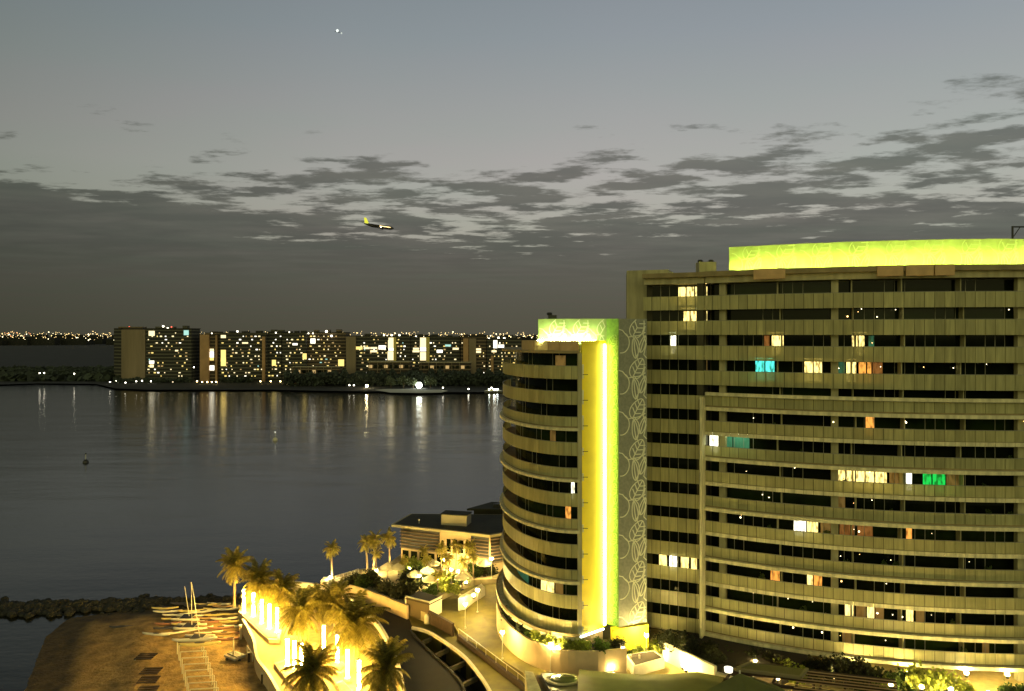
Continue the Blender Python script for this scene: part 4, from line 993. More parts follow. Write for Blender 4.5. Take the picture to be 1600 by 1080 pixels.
mb = MB(); v_ = .03
while v_ < 1: beam(.42, v_, 1, v_, 9.37, .15, .08, mb); v_ += .06
mb.build('lattice', mat('lattice_batten', (.40,.26,.12), .7), t)
mb = MB(); mb.prism([bil(.10, .02), bil(.46, .02), bil(.44, .22), bil(.04, .20)], 9.4, 9.62); mb.build('roof_panel', mat('olive_roof_panel', (.12,.11,.035), .8), t)
mb = MB(); beam(.04, .20, .44, .22, 9.5, .45, .3, mb); beam(.46, .02, .44, .22, 9.5, .35, .3, mb); beam(.10, .02, .04, .20, 9.5, .3, .3, mb); mb.build('roof_rim', mat('rim_batten', (.20,.17,.08), .8), t)
for u_, v_ in ((.02,.02),(.5,.02),(.98,.02)):
    x, y = bil(u_, v_); mb = MB(); mb.box(x, y, 5.5, .3, .3, 3.2); mb.build('post', WOODD, t)
t = thing('gatehouse', 'dark gatehouse with an oval glass roof hatch at the bottom edge', 'gatehouse', (5, 95, 4))
a, b, c_, d_ = W(838,1052,7.2), W(905,1056,7.2), W(950,1095,7.2), W(872,1098,7.2)
mb = MB(); mb.prism([a[:2], b[:2], c_[:2], d_[:2]][::-1], 4.2, 7.0); mb.build('wall', WOODD, t)
mb = MB(); mb.prism([(q[0]*1.0, q[1]) for q in (W(845,1050,7.4), W(912,1055,7.4), W(960,1100,7.4), W(874,1102,7.4))][::-1], 7.02, 7.3); mb.build('roof', DARKM, t)
mb = MB(); cx, cy, _ = W(880, 1062, 7.4); mb.lathe([(1.9,7.31),(1.9,7.5),(1.75,7.52)], 24, cx, cy, 1.15, .8); mb.build('hatch_rim', CREAM, t)
mb = MB(); mb.lathe([(1.6,7.5),(1.3,7.62),(.2,7.7)], 24, cx, cy, 1.15, .8); mb.build('hatch_glass', mat('hatch_glass', (.06,.08,.02), .2), t)
mb = MB(); mb.prism([W(820,1048,7.8)[:2], W(833,1050,7.8)[:2], W(848,1085,7.8)[:2], W(826,1090,7.8)[:2]][::-1], 4.2, 7.8); mb.build('side_wall', CREAM, t)
t = thing('potted_agave', 'spiky agave plant behind the gatehouse', 'plant', W(886, 1046, 5.6), local=True)
mb = MB(); rnd = random.Random(3)
for k in range(16):
    az = k*2.4; el = R(rnd.uniform(25, 80)); d = Vector((math.cos(az)*math.cos(el), math.sin(az)*math.cos(el), math.sin(el))); sd = Vector((-math.sin(az), math.cos(az), 0))*.09
    mb.tri(Vector((0,0,.4))-sd, Vector((0,0,.4))+sd, Vector((0,0,.4))+d*1.9)
mb.build('leaves', LEAFB, t); mb = MB(); mb.lathe([(.3,0),(.42,.45),(.36,.46)], 12); mb.build('pot', WALLC, t)
# ------------------------------------------------------------------ beach things
def ground(px, py):
    return W(px, py, 1.6)
# inverted U racks
GRK = 'pipe hoops of the boat rack'
hp = thing('rack_hoop', '', 'boat rack', (0,0,0), group=GRK, local=True)
for s in (-1, 1):
    mb = MB(); mb.tube((s*1.75,0,0), (s*1.75,0,2.3), .075); mb.build('leg', METALP, hp)
mb = MB(); mb.tube((-1.75,0,2.3), (1.75,0,2.3), .075); mb.build('top_bar', METALP, hp)
ordn = ['first','second','third','fourth','fifth','sixth','seventh','eighth','ninth','tenth','eleventh']
for k in range(10):
    f = k/9; px = 296+f*26; py = 1022+f*92; p = ground(px, py)
    lab = ['hoop at the water end of the rack, under the yellow boat','second hoop of the rack, also under the yellow boat'][k] if k < 2 else ordn[k]+' pipe hoop of the rack, counted from the water end'
    if k == 9: lab = 'hoop of the rack nearest the lower edge'
    if k == 0: hp.location = p; hp.rotation_euler.z = R(8); hp['label'] = lab
    else: dup(hp, p, R(8), lab, GRK)
# boats
def boat_mats():
    return {'y': mat('yellow_hull', (.72,.58,.20), .4), 'w': mat('white_hull', (.76,.70,.52), .4), 'r': mat('red_hull', (.36,.17,.09), .4), 'o': mat('orange_hull', (.52,.32,.13), .4), 'b': mat('dark_hull', (.06,.055,.06), .4)}
BM = boat_mats()
def make_kayak(L_, wd, mt):
    t = thing('kayak', '', 'kayak', (0,0,0), local=True)
    mb = MB(); n = 14; ring = 8
    for i in range(n+1):
        f = i/n; x = (f-.5)*L_; hw = wd/2*math.sin(math.pi*min(.985, max(.015, f)))**.6; hh = .16+.14*math.sin(math.pi*f)**.5; zc_ = .18+.20*(abs(f-.5)*2)**3
        for k in range(ring):
            a = 2*math.pi*k/ring; mb.v.append((x, hw*math.cos(a), zc_+hh*.8*math.sin(a)))
    for i in range(n):
        for k in range(ring): mb.f.append((i*ring+k, i*ring+(k+1) % ring, (i+1)*ring+(k+1) % ring, (i+1)*ring+k))
    mb.f += [tuple(range(ring-1, -1, -1)), tuple(n*ring+k for k in range(ring))]
    mb.build('hull', mt, t, True)
    mb = MB(); mb.lathe([(.38,.40),(.40,.46),(.34,.47)], 14, 0, 0, 1.7, .55*wd/.7); mb.build('cockpit', DARKM, t)
    return t
KP = {}
for key, L_, wd in (('y',5.2,.75),('w',5.6,.7),('r',4.8,.8),('o',4.6,.8),('b',5,.75)): KP[key] = make_kayak(L_, wd, BM[key])
GK = 'kayaks and canoes on the sand'
KAY = [(258,952,'y',4,'yellow kayak furthest out by the water'),(262,957,'w',6,'pale kayak just behind the furthest yellow one'),(276,962,'w',8,'pale kayak left of the three masts, second row'),
 (272,968,'y',10,'yellow kayak left of the three masts, third row'),(262,976,'r',8,'dark red kayak at the left of the boats'),(290,977,'y',6,'bright yellow kayak at the foot of the masts'),
 (262,983,'b',12,'dark kayak behind the canoe on the left'),(244,993,'w',-8,'white canoe lying furthest left of the rack'),(275,990,'w',20,'pale kayak between the canoe and the rack'),
 (325,946,'y',3,'yellow kayak right of the masts by the water'),(336,953,'y',0,'bright yellow kayak in the brightly lit group'),(350,949,'o',3,'orange kayak next to the tall palm trunk'),
 (334,962,'y',5,'yellow kayak in the third lit row'),(352,968,'w',8,'long pale kayak pointing to the light columns'),(330,973,'r',4,'red kayak below the lit group'),
 (362,961,'y',2,'yellow kayak at the foot of the tall palm'),(310,985,'w',28,'pale kayak leaning towards the rack'),(345,983,'r',6,'red brown kayak right of the mast boat'),
 (350,991,'o',4,'orange kayak above the small trolley'),(372,980,'w',3,'white kayak beside the back planter'),(376,990,'r',0,'red kayak nearest the terrace wall'),(345,999,'o',0,'lowest orange kayak beside the trolley'),
 (306,948,'b',4,'dark kayak behind the masts'),(318,957,'w',22,'white kayak crossing over the lit group'),(342,945,'w',-6,'white kayak furthest out right of the masts'),(358,953,'w',14,'white kayak tilted against the tall palm trunk'),(320,967,'o',-4,'orange kayak behind the tallest mast'),
 (366,972,'y',16,'yellow kayak pointing to the back planter'),(300,956,'y',10,'yellow kayak behind the straight mast'),(326,990,'w',12,'white kayak between the rack and the red kayaks'),(284,945,'b',-5,'dark kayak at the water edge left of the masts'),(360,1000,'r',14,'red kayak behind the trolley post'),
 (190,981,'b',4,'lone dark canoe on the dim sand by the rocks')]
seenk = set()
for px, py, key, rz, lab in KAY:
    pr = KP[key]; p = ground(px, py)
    if px == 190: p = W(px, py, 1.0)
    if key not in seenk:
        KIDS[pr.name] = [(c, children(c)) for c in children(pr)]; pr.location = p; pr.rotation_euler.z = R(rz); pr['label'] = lab; pr['group'] = GK; pr.scale = (.88,)*3; seenk.add(key)
    else: dup(pr, p, R(rz), lab, GK, random.uniform(.78,.92))
# two boats on the rack
for px, py, key, lab in ((304,1003,'w','long pale kayak resting across the first rack hoops'),(312,1010,'y','wide yellow boat resting on the rack')):
    x, y, _ = W(px, py, 3.9); dup(KP[key], (x, y, 3.98), R(8), lab, 'boats resting on the rack', 1.15)
# catamaran sailing boats with masts
def sail(px, py, h, lean, lab):
    x, y, z = ground(px, py); t = thing('beach_catamaran', lab, 'sailing boat', (x, y, z), 0, 'catamarans with bare masts')
    for s in (-.9, .9):
        mb = MB(); n = 10
        for i in range(n+1):
            f = i/n; hw = .22*math.sin(math.pi*min(.98, max(.02, f)))**.5
            for k in range(6):
                a = 2*math.pi*k/6; mb.v.append((x+(f-.5)*4.8, y+s+hw*math.cos(a), z+.3+.2*math.sin(a)+.25*abs(f-.5)**2))
        for i in range(n):
            for k in range(6): mb.f.append((i*6+k, i*6+(k+1) % 6, (i+1)*6+(k+1) % 6, (i+1)*6+k))
        mb.f += [tuple(range(5, -1, -1)), tuple(n*6+k for k in range(6))]
        mb.build('hull', BM['w'], t, True)
    mb = MB(); mb.box(x, y, z+.52, 1.9, 1.9, .05); mb.build('trampoline', DARKM, t)
    for dx in (-1, 1): mb = MB(); mb.tube((x+dx, y-1, z+.52), (x+dx, y+1, z+.52), .05); mb.build('crossbeam', METALP, t)
    mb = MB(); mb.tube((x+.3, y, z+.5), (x+.3+lean, y, z+h), .075, .05); mb.build('mast', METALP, t)
    mb = MB(); mb.tube((x+.3, y, z+1.2), (x+2.4, y, z+1.3), .05); mb.build('boom', METALP, t)
sail(293, 968, 5.6, -.8, 'catamaran with the shortest leaning mast')
sail(297, 982, 7.6, -.1, 'catamaran with the straight tall mast')
sail(309, 1000, 8.8, -1.2, 'catamaran with the longest thin mast, leaning seaward')
# trolley with post
x, y, z = ground(367, 1030)
t = thing('boat_trolley', 'flat grey box trolley with an upright post on the sand', 'trolley', (x, y, z))
mb = MB(); mb.box(x, y, z+.35, 2.6, 1.9, .3, R(-35)); mb.build('deck', mat('grey_deck', (.34,.32,.26), .6), t)
mb = MB(); mb.box(x, y, z+.66, 2.3, 1.0, .12, R(-35)); mb.build('tray', DARKM, t)
mb = MB(); mb.tube((x-.2, y, z+.4), (x-.2, y, z+3.1), .09); mb.build('post', METALP, t)
for a, b in ((-1,-.5),(1,-.9),(-.6,.8),(1.1,.4)):
    mb = MB(); mb.tube((x+a, y+b-.06, z+.2), (x+a, y+b+.06, z+.2), .22, n=12); mb.build('wheel', DARKM, t)
for px, py, h, lab in ((376,1000,2.3,'pale post standing behind the trolley'),(389,1036,1.5,'dark short post right of the trolley'),(410,1070,1.5,'dark short post near the lower beach fence')):
    x, y, z = ground(px, py); t = thing('beach_post', lab, 'post', (x, y, z)); mb = MB(); mb.box(x, y, z, .35, .3, h, .3); mb.build('shaft', WALLC if h > 2 else WOODD, t); mb = MB(); mb.box(x, y, z+h, .42, .38, .08, .3); mb.build('cap', METALP, t)
# dark slats standing in for shadow lines on the sand
GD = 'dark slats standing for shadows on the sand'
dk = thing('shadow_slats', '', 'shadow stand-in', (0,0,0), group=GD, local=True)
for k in range(4): mb = MB(); mb.box(0, -.9+k*.6, .08, 2.6, .35, .14); mb.build('shadow_slat', WOODD, dk)
mb = MB(); mb.box(-1.1,0,0,.12,2.2,.08); mb.box(1.1,0,0,.12,2.2,.08); mb.build('shadow_slat_bearer', METALP, dk)
for i, (px, py, lab) in enumerate(((228,1027,'slats standing for shadow lines left of the rack, furthest from the lower edge'),(236,1050,'slats standing for shadow lines left of the rack, in the middle'),(232,1064,'slats standing for shadow lines just below the middle ones'),(230,1080,'slats standing for shadow lines at the lower edge'))):
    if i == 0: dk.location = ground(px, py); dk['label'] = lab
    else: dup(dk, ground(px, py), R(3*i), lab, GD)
# rocks of the breakwater
rr = random.Random(5); k = 0
GB = 'rocks of the breakwater'
def rockme(seed):
    r_ = random.Random(seed); mb = MB(); mb.ball((0,0,.2), 1, 8, 6, .7)
    mb.v = [(a*r_.uniform(.75,1.15), b*r_.uniform(.75,1.15), c*r_.uniform(.75,1.15)) for a, b, c in mb.v]; return mb
rk = rockme(1); allr = MB()
for i in range(900):
    f = rr.random(); x = -112+f*62+rr.uniform(-2,2); y = 137+f*5.5+rr.gauss(0,1.5)+(1.5 if f < .3 else 0); s = rr.uniform(.35,1.0)*(1.1-.3*f); a = rr.random()*6
    b = len(allr.v); c, q = math.cos(a), math.sin(a)
    src = rk if i % 2 else rk
    j = rr.uniform(.6,1.2)
    allr.v += [(x+s*(v_[0]*c-v_[1]*q), y+s*j*(v_[0]*q+v_[1]*c), s*v_[2]+.1+.5*max(0, 1-abs(y-138-f*5)/2)) for v_ in src.v]; allr.f += [tuple(b+n for n in f_) for f_ in src.f]
tag(allr.build('breakwater_rocks', ROCK), 'dark heaped rocks of the breakwater at the beach end', 'rocks', kind='stuff')
# ------------------------------------------------------------------ buoys, aircraft
for px, py, lab, s in ((134,723,'dark buoy with a short pole, alone far left on the water',1.4),(430,688,'pale topped buoy on the water below the dark shore trees',1.5)):
    x, y, z = W(px, py, 0); t = thing('buoy', lab, 'buoy', (x, y, 0), local=True); t.scale = (s,)*3
    mb = MB(); mb.lathe([(.3,-.3),(.8,0),(.7,.5),(.25,.9)], 12); mb.build('float', DARKM if px < 200 else WHITEW, t)
    mb = MB(); mb.tube((0,0,.9), (0,0,2.4), .08); mb.build('pole', METALP, t)
    mb = MB(); mb.ball((0,0,2.5), .22); mb.build('top_mark', DARKM if px < 200 else emat('buoy_light', (1,.95,.8), 1.0), t)
t = thing('airliner', 'dark airliner with a lit yellow tail flying low over the bay', 'aircraft', D(592, 354, 900), R(8), local=True)
t.rotation_euler = (R(0), R(9), R(-14))
BODY = mat('aircraft_skin', (.05,.045,.04), .4)
mb = MB(); n = 16; ring = 12; Lf = 38
for i in range(n+1):
    f = i/n; x = (f-.5)*Lf; r_ = 2.0*min(1, math.sin(math.pi/2*min(1, (1-f)*7+.12)))*min(1, .18+f*3.2); zc_ = .9*max(0, .3-f)/.3
    for k in range(ring):
        a = 2*math.pi*k/ring; mb.v.append((x, r_*math.cos(a), zc_+r_*math.sin(a)))
for i in range(n):
    for k in range(ring): mb.f.append((i*ring+k, i*ring+(k+1) % ring, (i+1)*ring+(k+1) % ring, (i+1)*ring+k))
mb.f += [tuple(range(ring-1, -1, -1)), tuple(n*ring+k for k in range(ring))]
mb.build('fuselage', BODY, t, True)
for s in (-1, 1):
    mb = MB(); mb.prism([(4,s*1.5),(-1,s*1.5),(-6.5,s*17),(-4.6,s*17)][::s], [-1,-1,.6,.6][::s], [-.5,-.5,.8,.8][::s]); mb.build('wing', BODY, t)
    mb = MB(); mb.tube((3.2,s*5.6,-1.7), (-.6,s*5.6,-1.6), 1.0, .7, 12); mb.build('engine', BODY, t)
    mb = MB(); mb.prism([(-15,s*.8),(-18,s*.8),(-19.6,s*6),(-18.2,s*6)][::s], 1.2, 1.45); mb.build('tailplane', BODY, t)
    mb = MB(); mb.ball((3.6, s*2.2, -.4), .9, 8, 6); mb.build('landing_light', emat('landing_light', (1,.85,.6), 4), t)
mb = MB(); n = len(mb.v)
mb.v += [(-13,-.2,1.8),(-18.5,-.2,1.8),(-20.3,-.15,8.2),(-17.6,-.15,8.2),(-13,.2,1.8),(-18.5,.2,1.8),(-20.3,.15,8.2),(-17.6,.15,8.2)]
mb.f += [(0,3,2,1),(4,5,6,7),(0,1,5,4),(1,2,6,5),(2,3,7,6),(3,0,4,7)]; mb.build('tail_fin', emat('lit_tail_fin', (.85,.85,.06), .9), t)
mb = MB()
for s in (-1, 1):
    for k in range(18): mb.box(2+k*.78, s*2.02, .25, .5, .12, .6)
mb.build('cabin_windows', emat('cabin_light', (1,.72,.3), 5.0), t)
t = thing('sky_light_pair', 'pair of tiny white lights high in the upper sky', 'aircraft', D(529, 49, 3000), 0, local=True)  # two white dots of light, built on a small winged body
mb = MB(); mb.tube((-14,0,0), (14,0,-8), 1.2, .6, 10); mb.build('fuselage', BODY, t)
for s in (-1, 1): mb = MB(); mb.prism([(3,0),(-2,0),(-6,s*14),(-4,s*14)][::s], -.3, .2); mb.build('wing', BODY, t)
mb = MB(); mb.ball((-4,-3,1.2), 5.2, 10, 8); mb.build('landing_light', emat('sky_dot_light', (.9,1,.95), 1.5), t)
mb = MB(); mb.ball((12,-3,-9), 3.4, 10, 8); mb.build('landing_light', emat('sky_dot_dim_light', (.9,1,.95), .6), t)
# ------------------------------------------------------------------ far shore
def facade_mat(name, col, rough=.85):
    m = mat(name, col, rough); tr = m.node_tree; p = tr.nodes['Principled BSDF']
    tcn = tr.nodes.new('ShaderNodeTexCoord'); s = tr.nodes.new('ShaderNodeSeparateXYZ'); tr.links.new(tcn.outputs['Object'], s.inputs[0])
    f = tr.nodes.new('ShaderNodeMath'); f.operation = 'PINGPONG'; f.inputs[1].default_value = 1.75; tr.links.new(s.outputs[2], f.inputs[0])
    g = tr.nodes.new('ShaderNodeMath'); g.operation = 'GREATER_THAN'; g.inputs[1].default_value = .6; tr.links.new(f.outputs[0], g.inputs[0])
    mx = tr.nodes.new('ShaderNodeMix'); mx.data_type = 'RGBA'; mx.inputs[6].default_value = (*[min(1, c*2.4) for c in col], 1); mx.inputs[7].default_value = (*[c*.5 for c in col], 1)
    tr.links.new(g.outputs[0], mx.inputs[0]); tr.links.new(mx.outputs[2], p.inputs['Base Color']); return m
FD = facade_mat('far_facade_dark', (.042,.040,.027)); FW = facade_mat('far_facade_brown', (.075,.055,.032)); FC = mat('far_pale_wall', (.22,.17,.10), .8, var=.15, vscale=.2, stretch=(1,1,.1))
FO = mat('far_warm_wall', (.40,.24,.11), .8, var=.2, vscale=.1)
WIN = [emat('far_window_warm', (1,.82,.45), 1.5), emat('far_window_yellow', (1,.75,.22), 1.3), emat('far_window_white', (1,.95,.8), 2.2), emat('far_window_dim', (.9,.6,.25), .55), emat('far_window_cool', (.45,.85,.8), .9)]
wme = {}
def winmesh(sx, sz, mi):
    k_ = (round(sx,1), round(sz,1), mi)
    if k_ not in wme:
        mb = MB(); mb.box(0, 0, -sz/2, sx, .3, sz); me = bpy.data.meshes.new('window'); me.from_pydata(mb.v, [], mb.f); me.materials.append(WIN[mi]); wme[k_] = me
    return wme[k_]
def far_building(x0, x1, ytop, ybot, Yd, label, mt, cols, nwin, seed, extra=(), depth=22, z_base=1.2, nm='far_building'):
    rnd = random.Random(seed); a = D(x0, ytop, Yd); b = D(x1, ytop, Yd); zt = a[2]; cx = (a[0]+b[0])/2
    t = thing(nm, label, 'building', (cx, Yd, z_base), 0, 'apartment buildings across the bay')
    m = MB(); m.box(cx, Yd+depth/2, z_base, b[0]-a[0], depth, zt-z_base); m.build('wall', mt, t)
    m = MB(); m.box(cx, Yd+depth/2, zt+.02, b[0]-a[0]+1.2, depth+1.2, .6); rf = m.build('roof', ROOFD, t)
    for (c0, c1, t0, key) in cols:      # pale stair towers
        p = D(c0, t0, Yd-1.5); q = D(c1, t0, Yd-1.5); m = MB(); m.box((p[0]+q[0])/2, Yd-1.2, z_base, q[0]-p[0], 3, p[2]-z_base); m.build('stair_tower', key, t)
    nfl = int((zt-z_base-5)/3.4); wx = b[0]-a[0]; cells = []
    for _ in range(int(nwin*1.7)):
        fl = rnd.randrange(nfl)+1; u_ = rnd.uniform(.05, .93)
        if any(abs(u_-c_[0])*wx < 2.6 and c_[1] == fl for c_ in cells): continue
        if any(c0 < x0+(x1-x0)*u_ < c1 for c0, c1, _, _ in cols): continue
        cells.append((u_, fl)); mi = rnd.choice((0,0,1,2,1,3,3,3,4 if rnd.random() < .2 else 0))
        o = bpy.data.objects.new('window', winmesh(rnd.choice((.9,1.3,2.0)), rnd.choice((.9,1.2)), mi)); COL.objects.link(o); o.parent = t
        o.location = (a[0]+u_*wx-cx, -.16, fl*3.4+2.2); o['_org'] = (0,0,0)
    for (wx0, wy0, ww, wh, mi) in extra:
        p = D(wx0, wy0, Yd-.2); o = bpy.data.objects.new('window', winmesh(ww, wh, mi)); COL.objects.link(o); o.parent = t; o.location = (p[0]-cx, -.25, p[2]-z_base); o['_org'] = (0,0,0)
    for k in range(3):
        q = (k+.6)/3.4; m = MB(); m.box(a[0]+wx*q, Yd+depth*.6, zt+.6, rnd.uniform(4,7), 6, rnd.uniform(1.2,3)); m.build('roof_plant_room', mt, t)
    return t, zt, cx
Yf = 790
fb = []
fb.append(far_building(228, 299, 514, 598, Yf, 'dark slab building with white lit windows and a beacon on its roof', FD, [], 46, 1, [(237,521,6,5,0),(291,520,5,5,4),(237,566,5,3,2),(237,572,4,3,0),(276,548,3,1.5,0)]))
fb.append(far_building(343, 416, 521, 598, Yf, 'dark building with a pale column at its right edge', FD, [(410,414,526,FO)], 58, 2, [(349,526,5,3,0),(349,556,5,12,1),(349,566,5,8,1),(383,536,6,1.5,0)]))
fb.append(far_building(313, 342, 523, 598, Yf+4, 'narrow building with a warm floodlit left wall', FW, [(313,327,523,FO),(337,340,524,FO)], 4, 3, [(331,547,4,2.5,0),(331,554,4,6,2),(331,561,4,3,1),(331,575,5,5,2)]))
fb.append(far_building(419, 440, 519, 596, Yf+6, 'narrow dark building between two wider dark blocks', FD, [], 18, 4, [(428,567,4,6,1)]))
fb.append(far_building(441, 478, 521, 592, Yf+2, 'dark block with a single large white window near its top', FD, [], 30, 5, [(461,538,5,2,2),(476,557,4,6,1)]))
fb.append(far_building(479, 540, 520, 592, Yf+8, 'brown tinged dark block under the brightest roof beacon', FW, [], 44, 6, [(489,533,5,5,2),(478,536,3,5,2),(533,567,6,7,1)]))
fb.append(far_building(556, 640, 526, 586, Yf, 'long block with a glass stair shaft glowing yellow at its middle', FD, [(541,556,526,FC),(615,619,527,mat('yellow_stair_wall',(.55,.45,.12),.8))], 60, 7,
   [(611,530,5,3,0),(611,538,6,8,0),(611,546,5,3,2),(611,556,7,9,0),(573,544,6,2,0),(584,544,7,2,0),(597,543,7,4,2),(584,549,7,2,0),(561,544,7,3,1)]))
fb.append(far_building(641, 719, 527, 586, Yf+3, 'long block with a second glowing yellow stair shaft', FD, [(666,671,527,mat('yellow_stair_wall',(.55,.45,.12),.8))], 52, 8,
   [(661,530,6,3,0),(661,538,6,8,0),(661,546,6,4,2),(661,555,6,6,0),(661,561,6,3,0),(650,549,7,2,0),(650,545,6,2,0),(687,549,6,3,2),(700,540,6,2,4),(712,545,6,2,0)]))
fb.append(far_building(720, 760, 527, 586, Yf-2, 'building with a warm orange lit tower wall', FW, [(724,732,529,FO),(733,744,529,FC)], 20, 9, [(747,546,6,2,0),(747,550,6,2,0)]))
fb.append(far_building(761, 815, 530, 590, Yf-4, 'block at the right end of the row, partly behind the round tower', FD, [(767,771,556,FO)], 44, 10, [(774,538,4,8,2),(772,549,5,2,0),(783,541,6,3,2)]))
# pale curved slab at left end
t = thing('far_building', 'pale curved slab building at the left end of the row with a red beacon', 'building', (D(203,560,Yf)[0], Yf, 1.2), 0, 'apartment buildings across the bay')
def fx(px, y): return (px-800)/1200*y
m = MB(); m.prism([(fx(178,Yf+6), Yf+6), (fx(190,Yf), Yf), (fx(190,Yf), Yf+24), (fx(178,Yf+6), Yf+24)], 1.2, 56); m.build('dark_side_wall', FD, t)
m = MB(); m.prism([(fx(190,Yf), Yf-.5)]+[(fx(190+37*k/8, Yf-.5), Yf-1-3.0*math.sin(math.pi*k/8)) for k in range(1, 8)]+[(fx(227,Yf), Yf-.5), (fx(227,Yf), Yf+22), (fx(190,Yf), Yf+22)], 1.2, 54.5); m.build('curved_wall', FC, t)
m = MB(); m.prism([(fx(184,Yf), Yf+1), (fx(222,Yf), Yf+1), (fx(215,Yf), Yf+20), (fx(188,Yf), Yf+20)], 54.5, 57.5); m.build('roof_storey', FW, t)
# roof beacons: each a real lamp on its roof
GBe = 'roof beacons across the bay'
WB = emat('white_beacon', (1,.93,.7), 5); RB = emat('red_beacon', (1,.10,.06), 4)
for px, py, r_, mt, lab in ((202,511,.9,RB,'red beacon on the pale curved slab'),(255,510,1.5,WB,'bright white beacon on the dark slab with white windows'),(262,513,1.3,WB,'second lamp beside the white beacon of the dark slab'),(268,511,.9,RB,'red beacon on the dark slab with white windows'),
   (371,518,1.4,WB,'white beacon on the building with the pale edge column'),(331,521,.9,WB,'small lamp on the narrow floodlit building'),(431,520,1.1,WB,'lamp on the narrow dark building'),(482,521,1.0,WB,'left small lamp on the brown tinged block'),(489,521,1.0,WB,'right small lamp on the brown tinged block'),
   (510,518,1.8,WB,'brightest white beacon of the skyline'),(518,525,1.5,WB,'lamp just below the brightest beacon'),(452,519,.9,WB,'lamp on the block with the single white window'),(600,524,1.2,WB,'left roof lamp of the long block'),(612,524,1.4,WB,'roof lamp over the first glowing stair shaft'),(624,524,1.4,WB,'bright roof lamp right of the first stair shaft'),
   (640,526,1.1,WB,'roof lamp between the two long blocks'),(650,526,1.1,WB,'roof lamp left of the second stair shaft'),(662,527,1.3,WB,'roof lamp over the second stair shaft'),(676,527,1.0,WB,'roof lamp right of the second stair shaft'),(697,530,1.2,WB,'roof lamp at the right of the second long block'),(748,530,1.2,WB,'roof lamp on the orange tower building'),(764,529,1.1,WB,'left roof lamp of the last block'),(779,528,1.6,WB,'left lamp of the bright pair at the row end'),(788,529,1.6,WB,'right lamp of the bright pair at the row end')):
    p = D(px, py, Yf+6); t = thing('roof_beacon', lab, 'beacon', p, 0, GBe, True)
    mb = MB(); mb.ball((0,0,0), r_*.72, 8, 6); mb.build('lamp', mt, t)
    mb = MB(); mb.tube((0,0,-4.5), (0,0,-r_*.6), .15, n=5); mb.build('mast', DARKM, t)
# low terrace buildings
for i, (x0, x1, yt, lab) in enumerate(((575,640,566,'low terrace building with railings below the first long block'),(655,735,567,'low terrace building with railings below the second long block'),(455,530,574,'low lit promenade building below the brown tinged block'))):
    Yl = 755; a = D(x0, yt, Yl); b = D(x1, yt, Yl); cx = (a[0]+b[0])/2
    t = thing('terrace_building', lab, 'building', (cx, Yl, 1.2), 0, 'low buildings across the bay')
    m = MB(); m.box(cx, Yl+8, 1.2, b[0]-a[0], 16, a[2]-1.2); m.build('wall', FW, t)
    m = MB(); m.box(cx, Yl+8, a[2], b[0]-a[0]+1, 17, .5); m.build('roof', mat('far_roof_edge', (.35,.30,.18), .8), t)
    for k in range(int((x1-x0)/8)):
        p = D(x0+4+k*8, yt+6, Yl); m = MB(); m.box(p[0], Yl-.2, p[2]-2, 3.4, .3, 3.0); m.build('window', GLASS if (k+i) % 3 else WIN[3], t)
    for k in range(int((x1-x0)/12)):
        p = D(x0+3+k*12, yt, Yl); m = MB(); m.box(p[0], Yl-.6, 1.2, .5, .5, a[2]-1.3); m.build('column', FC, t)
# promenade lamps on the far shore
GPm = 'promenade lamps across the bay'
PR_ = sorted([(172,597,'w'),(182,595,'w'),(196,598,'w'),(206,594,'w'),(213,596,'w'),(222,595,'w'),(236,596,'w'),(246,594,'w'),(254,593,'w'),(270,597,'d'),(303,574,'w'),(300,592,'y'),(308,596,'y'),(316,597,'y'),(324,597,'y'),(331,597,'y'),(338,597,'y'),
       (399,592,'y'),(407,596,'y'),(415,592,'Y'),(423,596,'y'),(431,592,'Y'),(438,596,'y'),(447,597,'y'),(469,592,'w'),(497,600,'w'),(504,595,'w'),(528,594,'w'),(546,602,'w'),(553,602,'w'),(564,594,'w'),(573,603,'Y'),(596,582,'Y'),(639,581,'w'),(669,580,'w'),(673,591,'w'),(692,606,'w'),(705,581,'w'),(728,580,'w'),(732,608,'w'),
       (62,583,'w'),(69,583,'w'),(116,584,'w'),(768,606,'w'),(774,609,'w')])
ZONES = [(0,80,'by the left lit hut on the dark shore'),(80,150,'by the right lit hut on the dark shore'),(150,227,'below the pale curved slab building'),(227,302,'below the dark slab with white windows'),
         (302,342,'below the narrow floodlit building'),(342,450,'below the building with the pale edge column'),(450,541,'before the brown tinged block'),(541,600,'under the first long block'),(600,700,'near the floodlit sandy spit'),(700,900,'near the round tower across the bay')]
zc_n = {}
def lamp_label(px, py):
    for a, b, nm in ZONES:
        if a <= px < b:
            k = zc_n.get(nm, 0); zc_n[nm] = k+1
            tot = sum(1 for q in PR_ if a <= q[0] < b)
            od = ['leftmost','second','third','fourth','fifth','sixth','seventh','eighth','ninth'][k] if k < tot-1 or tot == 1 else 'rightmost'
            return od+(' small shore lamp ' if tot > 1 and od in ('leftmost','rightmost') else ' small shore lamp from the left ')+nm
LM = {'w': emat('promenade_white', (1,.92,.70), 12), 'y': emat('promenade_yellow', (1,.72,.28), 22), 'Y': emat('promenade_bright', (1,.80,.40), 150), 'd': emat('promenade_dim', (1,.8,.5), 1.5)}
for k, (px, py, key) in enumerate(PR_):
    zz_ = 3.2 if py > 590 else 6
    y = 1200*(50-zz_)/(py-522); y = min(y, 760) if py < 590 else y; p = D(px, py, y); t = thing('promenade_lamp', lamp_label(px, py), 'lamp', (p[0], p[1], 1.2), 0, GPm, True)
    h = p[2]-1.2; mb = MB(); mb.ball((0,0,h), .62 if key != 'Y' else 1.0, 7, 5); mb.build('globe', LM[key], t)
    mb = MB(); mb.tube((0,0,0), (0,0,h-.5), .1, n=5); mb.build('pole', DARKM, t)
